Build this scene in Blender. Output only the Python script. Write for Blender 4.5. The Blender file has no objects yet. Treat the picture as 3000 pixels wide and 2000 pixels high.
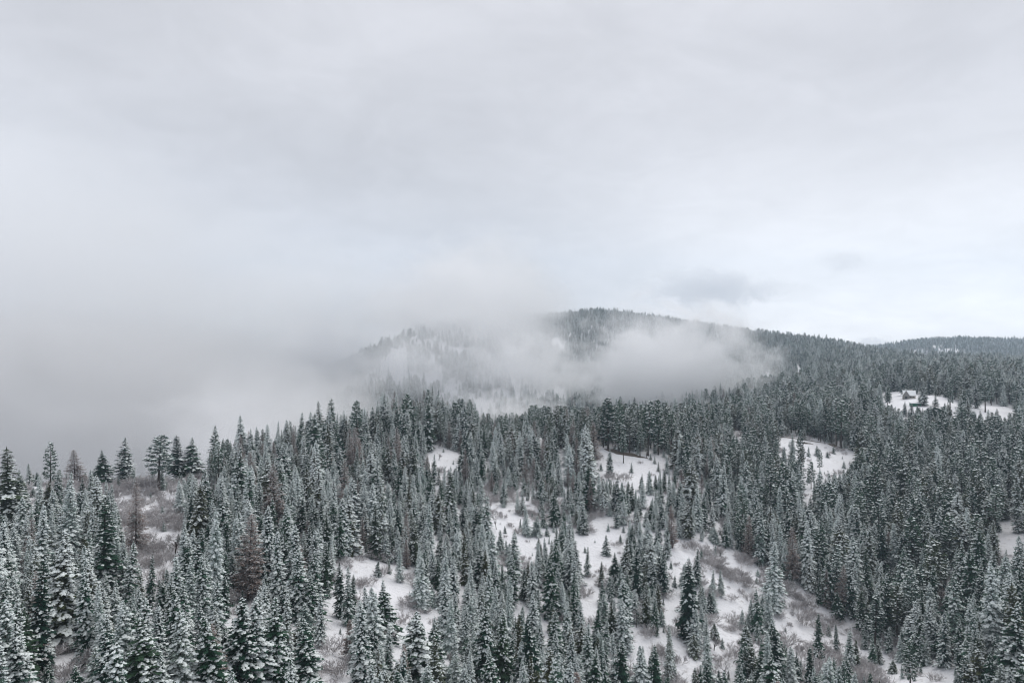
import bpy, math, random
import numpy as np
from mathutils import Vector, Matrix, noise as mnoise

rnd = random.Random(11)
S = bpy.context.scene
COL = S.collection
R = math.radians

# ------------------------------------------------------------------ camera, sky, sun, exposure
FPX = 1680.0           # focal length in the pixels of the photograph at 2352 wide
CX, CY = 1176.0, 784.0
cam = bpy.data.cameras.new('camera')
cam.sensor_width = 36.0
cam.lens = 36.0 * FPX / 2352.0
cam.clip_start = 1.0
cam.clip_end = 60000.0
cam_o = bpy.data.objects.new('camera', cam)
COL.objects.link(cam_o)
cam_o.location = (0, 0, 0)
cam_o.rotation_euler = (R(90), 0, 0)
S.camera = cam_o

SUN_EL, SUN_AZ = 58.0, 40.0      # behind the cloud, to the right of the view (azimuth from +Y towards +X)
world = bpy.data.worlds.new('World')
S.world = world
world.use_nodes = True


class NT:
    """small helper for node trees"""
    def __init__(self, nt):
        self.t = nt
        self.n = nt.nodes
        self.n.clear()

    def add(self, kind, **kw):
        nd = self.n.new(kind)
        for k, v in kw.items():
            setattr(nd, k, v)
        return nd

    def put(self, sock, v):
        if isinstance(v, bpy.types.NodeSocket):
            self.t.links.new(v, sock)
        else:
            sock.default_value = v

    def math(self, op, a, b=0.0, c=0.0, clamp=False):
        nd = self.add('ShaderNodeMath', operation=op, use_clamp=clamp)
        self.put(nd.inputs[0], a)
        self.put(nd.inputs[1], b)
        self.put(nd.inputs[2], c)
        return nd.outputs[0]

    def vmath(self, op, a, b=(0, 0, 0), out=0):
        nd = self.add('ShaderNodeVectorMath', operation=op)
        self.put(nd.inputs[0], a)
        if isinstance(b, (int, float)):
            nd.inputs['Scale'].default_value = b
        else:
            self.put(nd.inputs[1], b)
        return nd.outputs[out]

    def noise(self, vec, scale, detail=4.0, rough=0.5, dist=0.0, dim='3D'):
        nd = self.add('ShaderNodeTexNoise', noise_dimensions=dim)
        self.put(nd.inputs['Vector'], vec)
        nd.inputs['Scale'].default_value = scale
        nd.inputs['Detail'].default_value = detail
        nd.inputs['Roughness'].default_value = rough
        nd.inputs['Distortion'].default_value = dist
        return nd.outputs['Fac']

    def ramp(self, v, a, b, lo=0.0, hi=1.0, smooth=True):
        nd = self.add('ShaderNodeMapRange')
        nd.interpolation_type = 'SMOOTHSTEP' if smooth else 'LINEAR'
        nd.clamp = True
        self.put(nd.inputs[0], v)
        for i, x in enumerate((a, b, lo, hi)):
            self.put(nd.inputs[i + 1], x)
        return nd.outputs[0]

    def mix(self, f, a, b):
        nd = self.add('ShaderNodeMix', data_type='RGBA')
        self.put(nd.inputs[0], f)
        for s, v in ((nd.inputs[6], a), (nd.inputs[7], b)):
            if isinstance(v, tuple) and len(v) == 3:
                v = (*v, 1.0)
            self.put(s, v)
        return nd.outputs[2]


def build_world():
    t = NT(world.node_tree)
    sky = t.add('ShaderNodeTexSky', sky_type='NISHITA')
    sky.sun_disc = False
    sky.sun_elevation = R(SUN_EL)
    sky.sun_rotation = R(SUN_AZ)
    sky.altitude = 1000
    sky.air_density = 1.0
    sky.dust_density = 2.0
    tc = t.add('ShaderNodeTexCoord')
    d = tc.outputs['Generated']
    sp = t.add('ShaderNodeSeparateXYZ')
    t.put(sp.inputs[0], d)
    # the cloud deck: a flat layer seen in perspective, so cells flatten towards the horizon
    zz = t.math('ADD', t.math('MAXIMUM', sp.outputs[2], 0.0), 0.30)
    flat = t.add('ShaderNodeCombineXYZ')
    t.put(flat.inputs[0], t.math('DIVIDE', sp.outputs[0], zz))
    t.put(flat.inputs[1], t.math('DIVIDE', sp.outputs[1], zz))
    t.put(flat.inputs[2], t.math('MULTIPLY', sp.outputs[2], 2.0))
    big = t.noise(t.vmath('ADD', flat.outputs[0], (3.1, 7.7, 1.3)), 0.75, 5.0, 0.50, 0.3)
    fine = t.noise(t.vmath('ADD', flat.outputs[0], (9.1, 2.7, 5.3)), 2.3, 6.0, 0.55, 0.6)
    # cloud brightness: thicker (greyer) and thinner (whiter) places
    c = t.ramp(big, 0.34, 0.68, 0.92, 1.075, True)
    c = t.math('MULTIPLY', c, t.ramp(fine, 0.3, 0.7, 0.935, 1.055, True))
    wisp = t.noise(t.vmath('ADD', flat.outputs[0], (1.7, 4.4, 8.8)), 5.2, 6.0, 0.6, 1.2)
    c = t.math('MULTIPLY', c, t.ramp(wisp, 0.3, 0.7, 0.972, 1.026, True))
    # thinner cloud round the hidden sun: whiter towards its azimuth near the horizon
    hz = t.vmath('NORMALIZE', t.vmath('MULTIPLY', d, (1, 1, 0)))
    azd = t.math('MAXIMUM', t.vmath('DOT_PRODUCT', hz, (math.sin(R(34)), math.cos(R(34)), 0), 1), 0.0)
    wav = t.math('ADD', sp.outputs[2], t.math('MULTIPLY', t.math('SUBTRACT', fine, 0.5), 0.10))
    g1 = t.math('MULTIPLY', t.math('POWER', azd, 7.0), t.ramp(wav, 0.33, 0.03))
    c = t.math('MULTIPLY', c, t.math('ADD', 0.99, t.math('MULTIPLY', g1, 0.72)))
    col = t.mix(t.math('MULTIPLY', g1, 0.9, 0.0, True), (5.32, 5.34, 5.64), (5.46, 5.46, 5.58))
    cl = t.vmath('SCALE', col, 1.0)
    t.put(cl.node.inputs['Scale'], c)
    out = t.mix(0.965, sky.outputs[0], cl)
    bg = t.add('ShaderNodeBackground')
    t.put(bg.inputs[0], out)
    bg.inputs[1].default_value = 0.1
    w = t.add('ShaderNodeOutputWorld')
    t.t.links.new(bg.outputs[0], w.inputs[0])


build_world()
sun = bpy.data.lights.new('sun', 'SUN')
sun.energy = 1.5
sun.angle = R(60)
sun.color = (1.0, 0.97, 0.93)
sun_o = bpy.data.objects.new('sun', sun)
COL.objects.link(sun_o)
_sd = Vector((math.sin(R(SUN_AZ)) * math.cos(R(SUN_EL)), math.cos(R(SUN_AZ)) * math.cos(R(SUN_EL)), math.sin(R(SUN_EL))))
sun_o.rotation_euler = (-_sd).to_track_quat('-Z', 'Y').to_euler()
sun_o.location = (300, -100, 600)

S.view_settings.view_transform = 'Standard'
S.view_settings.look = 'None'
S.view_settings.exposure = 0.45
S.view_settings.gamma = 1.0
S.view_settings.use_curve_mapping = False
S.render.engine = 'CYCLES'
S.cycles.max_bounces = 16
S.cycles.diffuse_bounces = 4
S.cycles.glossy_bounces = 1
S.cycles.transmission_bounces = 1
S.cycles.transparent_max_bounces = 4
S.cycles.volume_bounces = 16
S.cycles.volume_max_steps = 256
S.cycles.use_denoising = True
S.cycles.filter_width = 1.2

# ------------------------------------------------------------------ terrain
# surveyed points: (X, Y) where the photograph shows the ground (2352 wide), and how far off it lies
SURVEY = [
    (-500, 1900, 80), (0, 2050, 75), (600, 2000, 90), (1176, 2000, 112), (1800, 2000, 142), (2500, 2000, 150), (2900, 1900, 150),
    (-500, 1560, 125), (0, 1560, 130), (330, 1560, 137), (760, 1560, 160), (1200, 1560, 198), (1560, 1560, 236), (1900, 1560, 262), (2300, 1560, 240), (2900, 1500, 240),
    (-500, 1380, 190), (100, 1400, 188), (500, 1400, 195), (760, 1400, 208), (1200, 1400, 258), (1560, 1400, 290), (1900, 1450, 312), (2300, 1440, 295), (2900, 1380, 300),
    (-500, 1240, 250), (100, 1250, 245), (500, 1250, 252), (850, 1290, 258), (1200, 1250, 322), (1560, 1250, 348), (1800, 1310, 352), (2100, 1290, 372), (2340, 1260, 345),
    (100, 1150, 300), (330, 1160, 325), (760, 1115, 370), (1100, 1110, 412), (1400, 1095, 424), (1560, 1100, 440), (1800, 1120, 468), (2100, 1100, 500), (2340, 1110, 460), (2900, 1150, 450),
    (-500, 1110, 330), (110, 1112, 345), (330, 1110, 362), (500, 1086, 405), (700, 1040, 460), (830, 1000, 520), (1000, 985, 560), (1200, 1002, 545), (1400, 1016, 500), (1600, 1000, 545), (1760, 990, 600),
    (1500, 1030, 478), (1900, 1003, 600), (1900, 935, 830), (2090, 913, 750), (2300, 940, 690), (2300, 872, 1050), (1900, 882, 1100), (2900, 900, 900),
    (1900, 838, 1600), (2300, 852, 1450), (2100, 850, 1500), (2900, 850, 1500),
    (1760, 782, 2300), (1900, 791, 2200), (1980, 812, 2100), (2050, 824, 2050), (2130, 832, 2000), (2200, 836, 1950), (2340, 838, 1900), (2900, 840, 1900), (2100, 870, 2650), (2340, 870, 2650), (2900, 870, 2600),
    (1390, 722, 2700), (1500, 741, 2600), (1640, 766, 2450), (1250, 742, 2650), (1100, 800, 2600), (900, 880, 2600), (500, 900, 2600), (-500, 900, 2600),
    (905, 805, 1480), (955, 783, 1520), (1060, 776, 1600), (1180, 768, 1780), (1290, 748, 2150), (870, 855, 1430), (910, 910, 1200), (1060, 925, 1250), (1200, 930, 1300), (780, 920, 1450), (600, 950, 1400),
    (1390, 850, 2000), (1500, 920, 1600), (1650, 900, 1500), (1750, 860, 1600), (1290, 850, 1700),
    (1990, 830, 3500), (2060, 806, 3550), (2110, 791, 3650), (2200, 783, 3700), (2340, 786, 3600), (2900, 785, 3500), (1900, 815, 3000), (1700, 800, 3400), (1390, 770, 3500),
    (-500, 990, 1400), (200, 985, 1400),
    (-500, 1210, 480), (110, 1220, 470), (330, 1215, 490), (500, 1190, 540), (700, 1130, 600), (830, 1080, 680), (1000, 1040, 720), (1200, 1050, 720), (1400, 1040, 700), (1600, 1000, 760),
    (100, 1110, 900), (700, 1040, 1000), (1200, 975, 1000), (1500, 950, 1050),
    (-500, 810, 7000), (1176, 800, 7000), (2900, 805, 7000), (100, 850, 4500), (1176, 810, 4500), (2200, 815, 4700), (2900, 810, 4700),
    (-500, 3600, 30), (1176, 3600, 40), (2900, 3600, 50),
]


def _tps_fit():
    P, V = [], []
    for X, Y, D in SURVEY:
        u = (X - CX) / FPX
        th = math.atan(u)
        r = D / math.cos(th)
        z = (CY - Y) / FPX * D
        P.append((th * 2.0, math.log(r) * 1.25))
        V.append(z / r)
    P = np.array(P)
    V = np.array(V)
    n = len(P)
    d2 = ((P[:, None] - P[None]) ** 2).sum(-1)
    K = 0.5 * d2 * np.log(d2 + 1e-12) + np.eye(n) * 4e-3
    A = np.zeros((n + 3, n + 3))
    A[:n, :n] = K
    A[:n, n] = 1
    A[:n, n + 1:] = P
    A[n, :n] = 1
    A[n + 1:, :n] = P.T
    w = np.linalg.solve(A, np.concatenate([V, np.zeros(3)]))
    return P, w


TPS_P, TPS_W = _tps_fit()


def vnoise(x, y, s, seed=0):
    """cheap smooth value noise on arrays"""
    x = np.asarray(x, float) / s
    y = np.asarray(y, float) / s
    xi, yi = np.floor(x).astype(np.int64), np.floor(y).astype(np.int64)
    fx, fy = x - xi, y - yi
    fx = fx * fx * (3 - 2 * fx)
    fy = fy * fy * (3 - 2 * fy)

    def h(a, b):
        v = (a * 374761393 + b * 668265263 + seed * 974711) & 0x7fffffff
        v = ((v ^ (v >> 13)) * 1274126177) & 0x7fffffff
        return ((v ^ (v >> 16)) & 0xffff) / 65535.0
    return (h(xi, yi) * (1 - fx) + h(xi + 1, yi) * fx) * (1 - fy) + (h(xi, yi + 1) * (1 - fx) + h(xi + 1, yi + 1) * fx) * fy


def _base_z(th, r):
    thc = np.clip(th, -0.75, 0.75)
    q = np.stack([thc * 2.0, np.log(np.maximum(r, 28.0)) * 1.25], -1)
    out = np.empty(len(q))
    n = len(TPS_P)
    for i in range(0, len(q), 20000):
        s = q[i:i + 20000]
        d2 = ((s[:, None] - TPS_P[None]) ** 2).sum(-1)
        out[i:i + 20000] = (0.5 * d2 * np.log(d2 + 1e-12)) @ TPS_W[:n] + TPS_W[n] + s @ TPS_W[n + 1:]
    z = out * np.maximum(r, 28.0)
    back = np.clip((np.abs(th) - 0.8) / 1.2, 0, 1)
    back = back * back * (3 - 2 * back)
    return z * (1 - back) + back * (-72.0 + 0.0 * r)


def ground_z(x, y):
    x = np.atleast_1d(np.asarray(x, float))
    y = np.atleast_1d(np.asarray(y, float))
    th = np.arctan2(x, y)
    r = np.hypot(x, y)
    z = _base_z(th, r)
    a = np.clip(r / 250.0, 0.4, 1.0)
    z = z + a * ((vnoise(x, y, 34, 1) - 0.5) * 3.0 + (vnoise(x, y, 11, 2) - 0.5) * 1.5 + (vnoise(x, y, 4.5, 3) - 0.5) * 0.55)
    return z


def gz(x, y):
    return float(ground_z([x], [y])[0])


def see(X, Y, dmin=90.0, dmax=4600.0):
    """the place on the ground that the photograph shows at X, Y (nearest hit of the sight line)"""
    D = np.geomspace(dmin, dmax, 500)
    x = (X - CX) / FPX * D
    zr = (CY - Y) / FPX * D
    zt = ground_z(x, D)
    hit = np.nonzero(zr <= zt)[0]
    if len(hit) == 0:
        k = int(np.argmin(zr - zt))
    else:
        k = max(int(hit[0]), 1)
        a, b = zr[k - 1] - zt[k - 1], zt[k] - zr[k]
        f = a / (a + b + 1e-9)
        d = D[k - 1] + (D[k] - D[k - 1]) * f
        xx = (X - CX) / FPX * d
        return Vector((xx, d, gz(xx, d)))
    return Vector((x[k], D[k], zt[k]))


def to_px(x, y, z):
    return CX + FPX * x / y, CY - FPX * z / y


# ------------------------------------------------------------------ materials
def new_mat(name):
    m = bpy.data.materials.new(name)
    m.use_nodes = True
    return m, NT(m.node_tree)


def principled(t, col, rough=0.85, normal=None, spec=0.25):
    b = t.add('ShaderNodeBsdfPrincipled')
    t.put(b.inputs['Base Color'], (*col, 1.0) if isinstance(col, tuple) and len(col) == 3 else col)
    t.put(b.inputs['Roughness'], rough)
    b.inputs['Specular IOR Level'].default_value = spec
    if normal is not None:
        t.put(b.inputs['Normal'], normal)
    o = t.add('ShaderNodeOutputMaterial')
    t.t.links.new(b.outputs[0], o.inputs[0])
    return b


def mat_ground():
    m, t = new_mat('snowy_ground')
    g = t.add('ShaderNodeNewGeometry')
    p = g.outputs['Position']
    n1 = t.noise(p, 0.055, 5.0, 0.6)
    n2 = t.noise(p, 0.45, 5.0, 0.65)
    n3 = t.noise(p, 2.2, 3.0, 0.6)
    tint = t.mix(n1, (0.76, 0.77, 0.80), (0.84, 0.84, 0.86))
    bare = t.math('MULTIPLY', t.ramp(n2, 0.55, 0.70), t.ramp(n1, 0.42, 0.60))
    speck = t.math('MULTIPLY', t.ramp(n3, 0.60, 0.70), t.ramp(n2, 0.42, 0.58))
    soil = t.mix(n3, (0.16, 0.13, 0.105), (0.30, 0.27, 0.245))
    c = t.mix(t.math('MULTIPLY', t.math('MAXIMUM', bare, speck), 0.55), tint, soil)
    bp = t.add('ShaderNodeBump')
    bp.inputs['Strength'].default_value = 0.9
    bp.inputs['Distance'].default_value = 0.9
    t.put(bp.inputs['Height'], t.math('ADD', n2, t.math('MULTIPLY', n3, 0.35)))
    principled(t, c, 0.9, bp.outputs[0], 0.2)
    return m


def mat_snow(name, tint):
    m, t = new_mat(name)
    g = t.add('ShaderNodeNewGeometry')
    n = t.noise(g.outputs['Position'], 1.3, 3.0, 0.6)
    principled(t, t.mix(n, tint, (0.86, 0.88, 0.88)), 0.9, None, 0.2)
    return m


def mat_needles(name, dark, light, frost_lo, frost_hi):
    """needles: colour differs from tree to tree, with rime caught on the upper sides"""
    m, t = new_mat(name)
    g = t.add('ShaderNodeNewGeometry')
    oi = t.add('ShaderNodeObjectInfo')
    rn = oi.outputs['Random']
    n = t.noise(g.outputs['Position'], 1.1, 3.0, 0.6)
    n2 = t.noise(g.outputs['Position'], 4.5, 2.0, 0.6)
    base = t.mix(rn, dark, light)
    r3 = t.math('FRACT', t.math('MULTIPLY', rn, 7.77))
    base = t.mix(t.ramp(r3, 0.66, 0.95, 0.0, 0.85), base, (0.080, 0.084, 0.040))
    base = t.mix(t.math('MULTIPLY', n, 0.8), base, t.vmath('SCALE', base, 0.55))
    r2 = t.math('FRACT', t.math('MULTIPLY', rn, 17.31))
    amt = t.ramp(r2, 0.0, 1.0, frost_lo, frost_hi, False)
    th = t.math('SUBTRACT', 0.80, t.math('MULTIPLY', amt, 0.62))
    fr = t.ramp(n2, th, t.math('ADD', th, 0.22))
    fr = t.math('MULTIPLY', fr, t.math('ADD', 0.30, t.math('MULTIPLY', amt, 0.60)))
    col = t.mix(fr, base, (0.66, 0.755, 0.735))
    principled(t, col, 0.8, None, 0.15)
    return m


def mat_plain(name, a, b, scale, frost=0.0, rough=0.9):
    m, t = new_mat(name)
    g = t.add('ShaderNodeNewGeometry')
    oi = t.add('ShaderNodeObjectInfo')
    n = t.noise(g.outputs['Position'], scale, 4.0, 0.6)
    c = t.mix(t.math('MULTIPLY', t.math('ADD', n, oi.outputs['Random']), 0.5), a, b)
    if frost:
        f = t.math('MULTIPLY', t.ramp(t.noise(g.outputs['Position'], 2.7, 3.0, 0.7), 0.42, 0.62), frost)
        c = t.mix(f, c, (0.70, 0.70, 0.73))
    principled(t, c, rough, None, 0.15)
    return m


M = {}
M['ground'] = mat_ground()
M['snow'] = mat_snow('snow', (0.74, 0.76, 0.78))
M['bough_snow'] = mat_snow('bough_snow', (0.70, 0.78, 0.755))     # thin snow with needles poking through
M['fir'] = mat_needles('fir_needles', (0.012, 0.056, 0.040), (0.048, 0.126, 0.077), 0.22, 0.80)
M['fir_dark'] = mat_needles('dark_fir_needles', (0.008, 0.040, 0.026), (0.030, 0.090, 0.050), 0.0, 0.32)
M['pine'] = mat_needles('pine_needles', (0.015, 0.058, 0.040), (0.056, 0.120, 0.070), 0.12, 0.58)
M['bark'] = mat_plain('bark', (0.035, 0.028, 0.024), (0.075, 0.058, 0.048), 3.0)
M['larch'] = mat_plain('larch_twigs', (0.15, 0.098, 0.076), (0.25, 0.178, 0.145), 1.0, 0.25)
M['bare'] = mat_plain('bare_twigs', (0.17, 0.145, 0.14), (0.30, 0.27, 0.265), 1.0, 0.6)
M['brush'] = mat_plain('brush_stems', (0.26, 0.23, 0.225), (0.43, 0.395, 0.39), 0.6, 0.5)
M['log'] = mat_plain('dead_wood', (0.03, 0.026, 0.024), (0.10, 0.085, 0.075), 2.0)
M['bank'] = mat_plain('bare_earth', (0.050, 0.038, 0.030), (0.13, 0.105, 0.085), 0.7)


# ------------------------------------------------------------------ ground sheet: rings round the camera, out to the horizon
def build_ground():
    rr = np.concatenate([[6, 14, 24, 36], np.geomspace(46, 900, 330), np.geomspace(906, 4200, 190), np.geomspace(4400, 6000, 8)])
    th = np.concatenate([np.linspace(-0.82, 0.82, 460), np.linspace(0.82, 2 * math.pi - 0.82, 62)[1:-1]])
    T, RR = np.meshgrid(th, rr)
    x = (RR * np.sin(T)).ravel()
    y = (RR * np.cos(T)).ravel()
    z = ground_z(x, y)
    far = np.clip((np.hypot(x, y) - 4800) / 1200, 0, 1)
    z = z * (1 - far) + far * (-80.0)
    nr, nt = RR.shape
    V = np.stack([x, y, z], -1)
    V = np.vstack([V, [[0, 0, float(z[:nt].mean())]]])
    i = np.arange(nr - 1)[:, None] * nt
    j = np.arange(nt)[None]
    j2 = (j + 1) % nt
    F = np.stack([i + j, i + nt + j, i + nt + j2, i + j2], -1).reshape(-1, 4)
    F = F[:, ::-1]
    me = bpy.data.meshes.new('snowy_ground')
    faces = [tuple(f) for f in F.tolist()] + [(k, (k + 1) % nt, len(V) - 1) for k in range(nt)]
    me.from_pydata(V.tolist(), [], faces)
    me.polygons.foreach_set('use_smooth', [True] * len(me.polygons))
    me.materials.append(M['ground'])
    me.update()
    o = bpy.data.objects.new('snowy_ground', me)
    o['kind'] = 'structure'
    o['label'] = 'snow covered hillside with bare patches between the trees'
    COL.objects.link(o)
    return o


build_ground()


# ------------------------------------------------------------------ mesh collecting
class MB:
    def __init__(self):
        self.v, self.f = [], []

    def quad(self, a, b, c, d):
        n = len(self.v)
        self.v += [a, b, c, d]
        self.f.append((n, n + 1, n + 2, n + 3))

    def tri(self, a, b, c):
        n = len(self.v)
        self.v += [a, b, c]
        self.f.append((n, n + 1, n + 2))

    def kite(self, a, tip, side, w, at=0.45, sag=0.0):
        """leaf shaped blade from a to tip, w wide"""
        m = a.lerp(tip, at) + Vector((0, 0, sag))
        self.quad(a, m + side * w, tip, m - side * w)

    def lump(self, a, tip, side, w, h, at=0.5):
        """small cushion of snow lying on a blade"""
        m = a.lerp(tip, at)
        n = len(self.v)
        up = Vector((0, 0, h))
        self.v += [a, m + side * w, tip, m - side * w, m + up]
        self.f += [(n, n + 1, n + 4), (n + 1, n + 2, n + 4), (n + 2, n + 3, n + 4), (n + 3, n, n + 4)]

    def ribbon(self, pts, w0, w1, facing=None):
        n0 = len(self.v)
        k = len(pts)
        for i, p in enumerate(pts):
            d = (pts[min(i + 1, k - 1)] - pts[max(i - 1, 0)])
            s = d.cross(facing if facing is not None else Vector((0.3, 0.2, 1)))
            if s.length < 1e-6:
                s = Vector((1, 0, 0))
            s.normalize()
            w = w0 + (w1 - w0) * i / (k - 1)
            self.v += [p + s * w, p - s * w]
        for i in range(k - 1):
            a = n0 + 2 * i
            self.f.append((a, a + 1, a + 3, a + 2))

    def tube(self, pts, radii, seg=6):
        n0 = len(self.v)
        k = len(pts)
        for i, (p, r) in enumerate(zip(pts, radii)):
            d = (pts[min(i + 1, k - 1)] - pts[max(i - 1, 0)]).normalized()
            s = d.orthogonal().normalized()
            q = d.cross(s)
            for j in range(seg):
                a = 2 * math.pi * j / seg
                self.v.append(p + (s * math.cos(a) + q * math.sin(a)) * r)
        for i in range(k - 1):
            for j in range(seg):
                a = n0 + i * seg + j
                b = n0 + i * seg + (j + 1) % seg
                self.f.append((a, b, b + seg, a + seg))
        self.f.append(tuple(n0 + (k - 1) * seg + j for j in range(seg)))

    def box(self, lo, hi):
        n = len(self.v)
        x0, y0, z0 = lo
        x1, y1, z1 = hi
        self.v += [Vector(c) for c in ((x0, y0, z0), (x1, y0, z0), (x1, y1, z0), (x0, y1, z0), (x0, y0, z1), (x1, y0, z1), (x1, y1, z1), (x0, y1, z1))]
        self.f += [tuple(n + i for i in q) for q in ((0, 3, 2, 1), (4, 5, 6, 7), (0, 1, 5, 4), (1, 2, 6, 5), (2, 3, 7, 6), (3, 0, 4, 7))]

    def mesh(self, name, mat, smooth=False):
        me = bpy.data.meshes.new(name)
        me.from_pydata([tuple(p) for p in self.v], [], self.f)
        if smooth:
            me.polygons.foreach_set('use_smooth', [True] * len(me.polygons))
        me.materials.append(mat)
        me.update()
        return me


UP = Vector((0, 0, 1))


def trunk_mesh(r, H, r0, lean, seg=7):
    b = MB()
    pts, rad = [], []
    for i in range(8):
        t = i / 7
        pts.append(Vector((lean[0] * t * t, lean[1] * t * t, -1.2 + (H + 1.2) * t)))
        rad.append(r0 * (1 - t) ** 0.85 + 0.02)
    rad[0] *= 1.35
    b.tube(pts, rad, seg)
    return b


def fir(seed, H=20.0, Rm=3.0, z0=0.06, gap=0.46, snowy=0.6, clump=1.0, power=0.85, sag=1.0, mat='fir'):
    """conical conifer; boughs in whorls, each a drooping spray of blades with snow lying along it"""
    r = random.Random(seed)
    cr, sn = MB(), MB()
    lean = (r.uniform(-.3, .3), r.uniform(-.3, .3))
    tr = trunk_mesh(r, H, 0.013 * H + 0.02, lean)
    z = z0 * H
    side_bias = r.uniform(0, 6.28)
    while z < H * 0.985:
        t = (z / H - z0) / (1 - z0)
        t = min(max(t, 0), 1)
        prof = (1 - t) ** power
        if t < 0.10:
            prof *= 0.62 + 3.8 * t
        prof *= 0.76 + 0.46 * float(vnoise([seed * 3.7], [z / 1.9], 1.0, seed + 3)[0])
        Rz = Rm * prof + 0.10
        nb = 5 + (1 if Rz > 1.0 else 0) + (1 if Rz > 2.0 else 0)
        a0 = r.uniform(0, 6.28)
        for k in range(nb):
            if r.random() < 0.07:
                continue
            az = a0 + 6.2832 * (k + r.uniform(-.3, .3)) / nb
            L = Rz * r.uniform(0.66, 1.16) * (1 + 0.10 * math.cos(az - side_bias))
            if r.random() < 0.05:
                L *= 1.22
            el = 0.42 * t - 0.14 * sag * (1 - t) + r.uniform(-.12, .12) - 0.10
            dr = (0.26 - 0.12 * t) * sag + r.uniform(-.06, .10)
            zb = z + r.uniform(-.20, .20)
            out = Vector((math.cos(az), math.sin(az), 0))
            tan = Vector((-math.sin(az), math.cos(az), 0))
            cx = Vector((lean[0] * (z / H) ** 2, lean[1] * (z / H) ** 2, 0))

            def P(s):
                return cx + out * (L * s) + UP * (zb + L * (math.tan(el) * s - dr * s * s + 0.12 * max(0, s - .75) * sag))
            cov = snowy + 0.75 * (float(vnoise([az * 1.3 + seed * 9.1], [z / 1.7], 1.0, seed)[0]) - 0.5) + r.uniform(-.3, .3)
            cov = min(1.0, max(0.0, (cov - 0.5) * 1.5 + 0.5))
            nt = 4 if L < 0.8 else (6 if L < 1.7 else 8)
            w = 0.16 * L + 0.10
            cr.kite(P(0.05), P(1.05), (tan + UP * r.uniform(-.3, .3)).normalized(), w * 0.55, 0.5)
            # spray: blades along both sides
            for i in range(nt):
                for sg in (-1, 1):
                    s = (i + 0.6 + r.uniform(-.3, .3)) / (nt + 0.5)
                    p = P(s)
                    ln = (0.50 * L * (1 - 0.62 * s) * (0.5 + s if s < .5 else 1) + 0.12) * r.uniform(.7, 1.25)
                    d = out * (0.72 + 0.4 * s) + tan * sg * (0.95 - 0.35 * s) - UP * (0.32 + r.uniform(0, .35)) * sag
                    tip = p + d.normalized() * ln
                    bl = (tip - p)
                    sd = bl.cross(UP)
                    sd.normalize()
                    sd = (sd + UP * r.uniform(-.45, .45)).normalized()
                    cr.kite(p, tip, sd, ln * 0.24 + 0.04, 0.5, 0.0)
                    if s > .28 and r.random() < cov * (0.15 + 0.95 * s):
                        off = UP * 0.05
                        q0 = p.lerp(tip, r.uniform(0.0, .25)) + off
                        q1 = p.lerp(tip, r.uniform(.75, 1.02)) + off
                        sn.lump(q0, q1, sd, (ln * 0.20 + 0.05) * clump, (0.08 + 0.05 * ln) * clump)
            # the cushion along the spine
            if r.random() < cov * 1.1:
                s0, s1 = r.uniform(.25, .5), r.uniform(.85, 1.04)
                sm = (s0 + s1) / 2
                sn.lump(P(s0) + UP * .05, P(sm) + UP * .08, tan, w * 0.45 * clump, 0.16 * clump)
                sn.lump(P(sm - .08) + UP * .07, P(s1) + UP * .05, tan, w * 0.50 * clump, 0.15 * clump)
        z += gap * r.uniform(0.75, 1.25) * (0.55 + 0.45 * (1 - t))
    # leader
    top = Vector((lean[0], lean[1], H))
    for k in range(5):
        az = r.uniform(0, 6.28)
        cr.kite(top - UP * 0.9, top + UP * r.uniform(.2, .55), Vector((math.cos(az), math.sin(az), 0)), 0.10)
    if snowy > .35:
        sn.lump(top + Vector((-.14, 0, .02)), top + Vector((.14, 0, .02)), Vector((0, 1, 0)), .13, .22)
    return dict(trunk=tr.mesh('trunk', M['bark'], True), crown=cr.mesh('crown', M[mat]), snow=sn.mesh('snow', M['bough_snow']), H=H, R=Rm)


def tuft(cr, sn, r, c, rad, n, cov):
    """a bunch of long needles round a twig end, snow on its top"""
    for _ in range(n):
        d = Vector((r.gauss(0, 1), r.gauss(0, 1), r.gauss(0.25, .75)))
        d.normalize()
        ln = rad * r.uniform(.6, 1.15)
        sd = d.cross(Vector((r.gauss(0, 1), r.gauss(0, 1), r.gauss(0, 1))))
        if sd.length < 1e-3:
            continue
        sd.normalize()
        cr.kite(c - d * ln * .15, c + d * ln, sd, ln * 0.24, 0.6)
    if r.random() < cov:
        az = r.uniform(0, 6.28)
        d = Vector((math.cos(az), math.sin(az), 0))
        cc = c + UP * rad * .30
        sn.lump(cc - d * rad * .75, cc + d * rad * .75, d.cross(UP), rad * .55, rad * .42)


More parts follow.
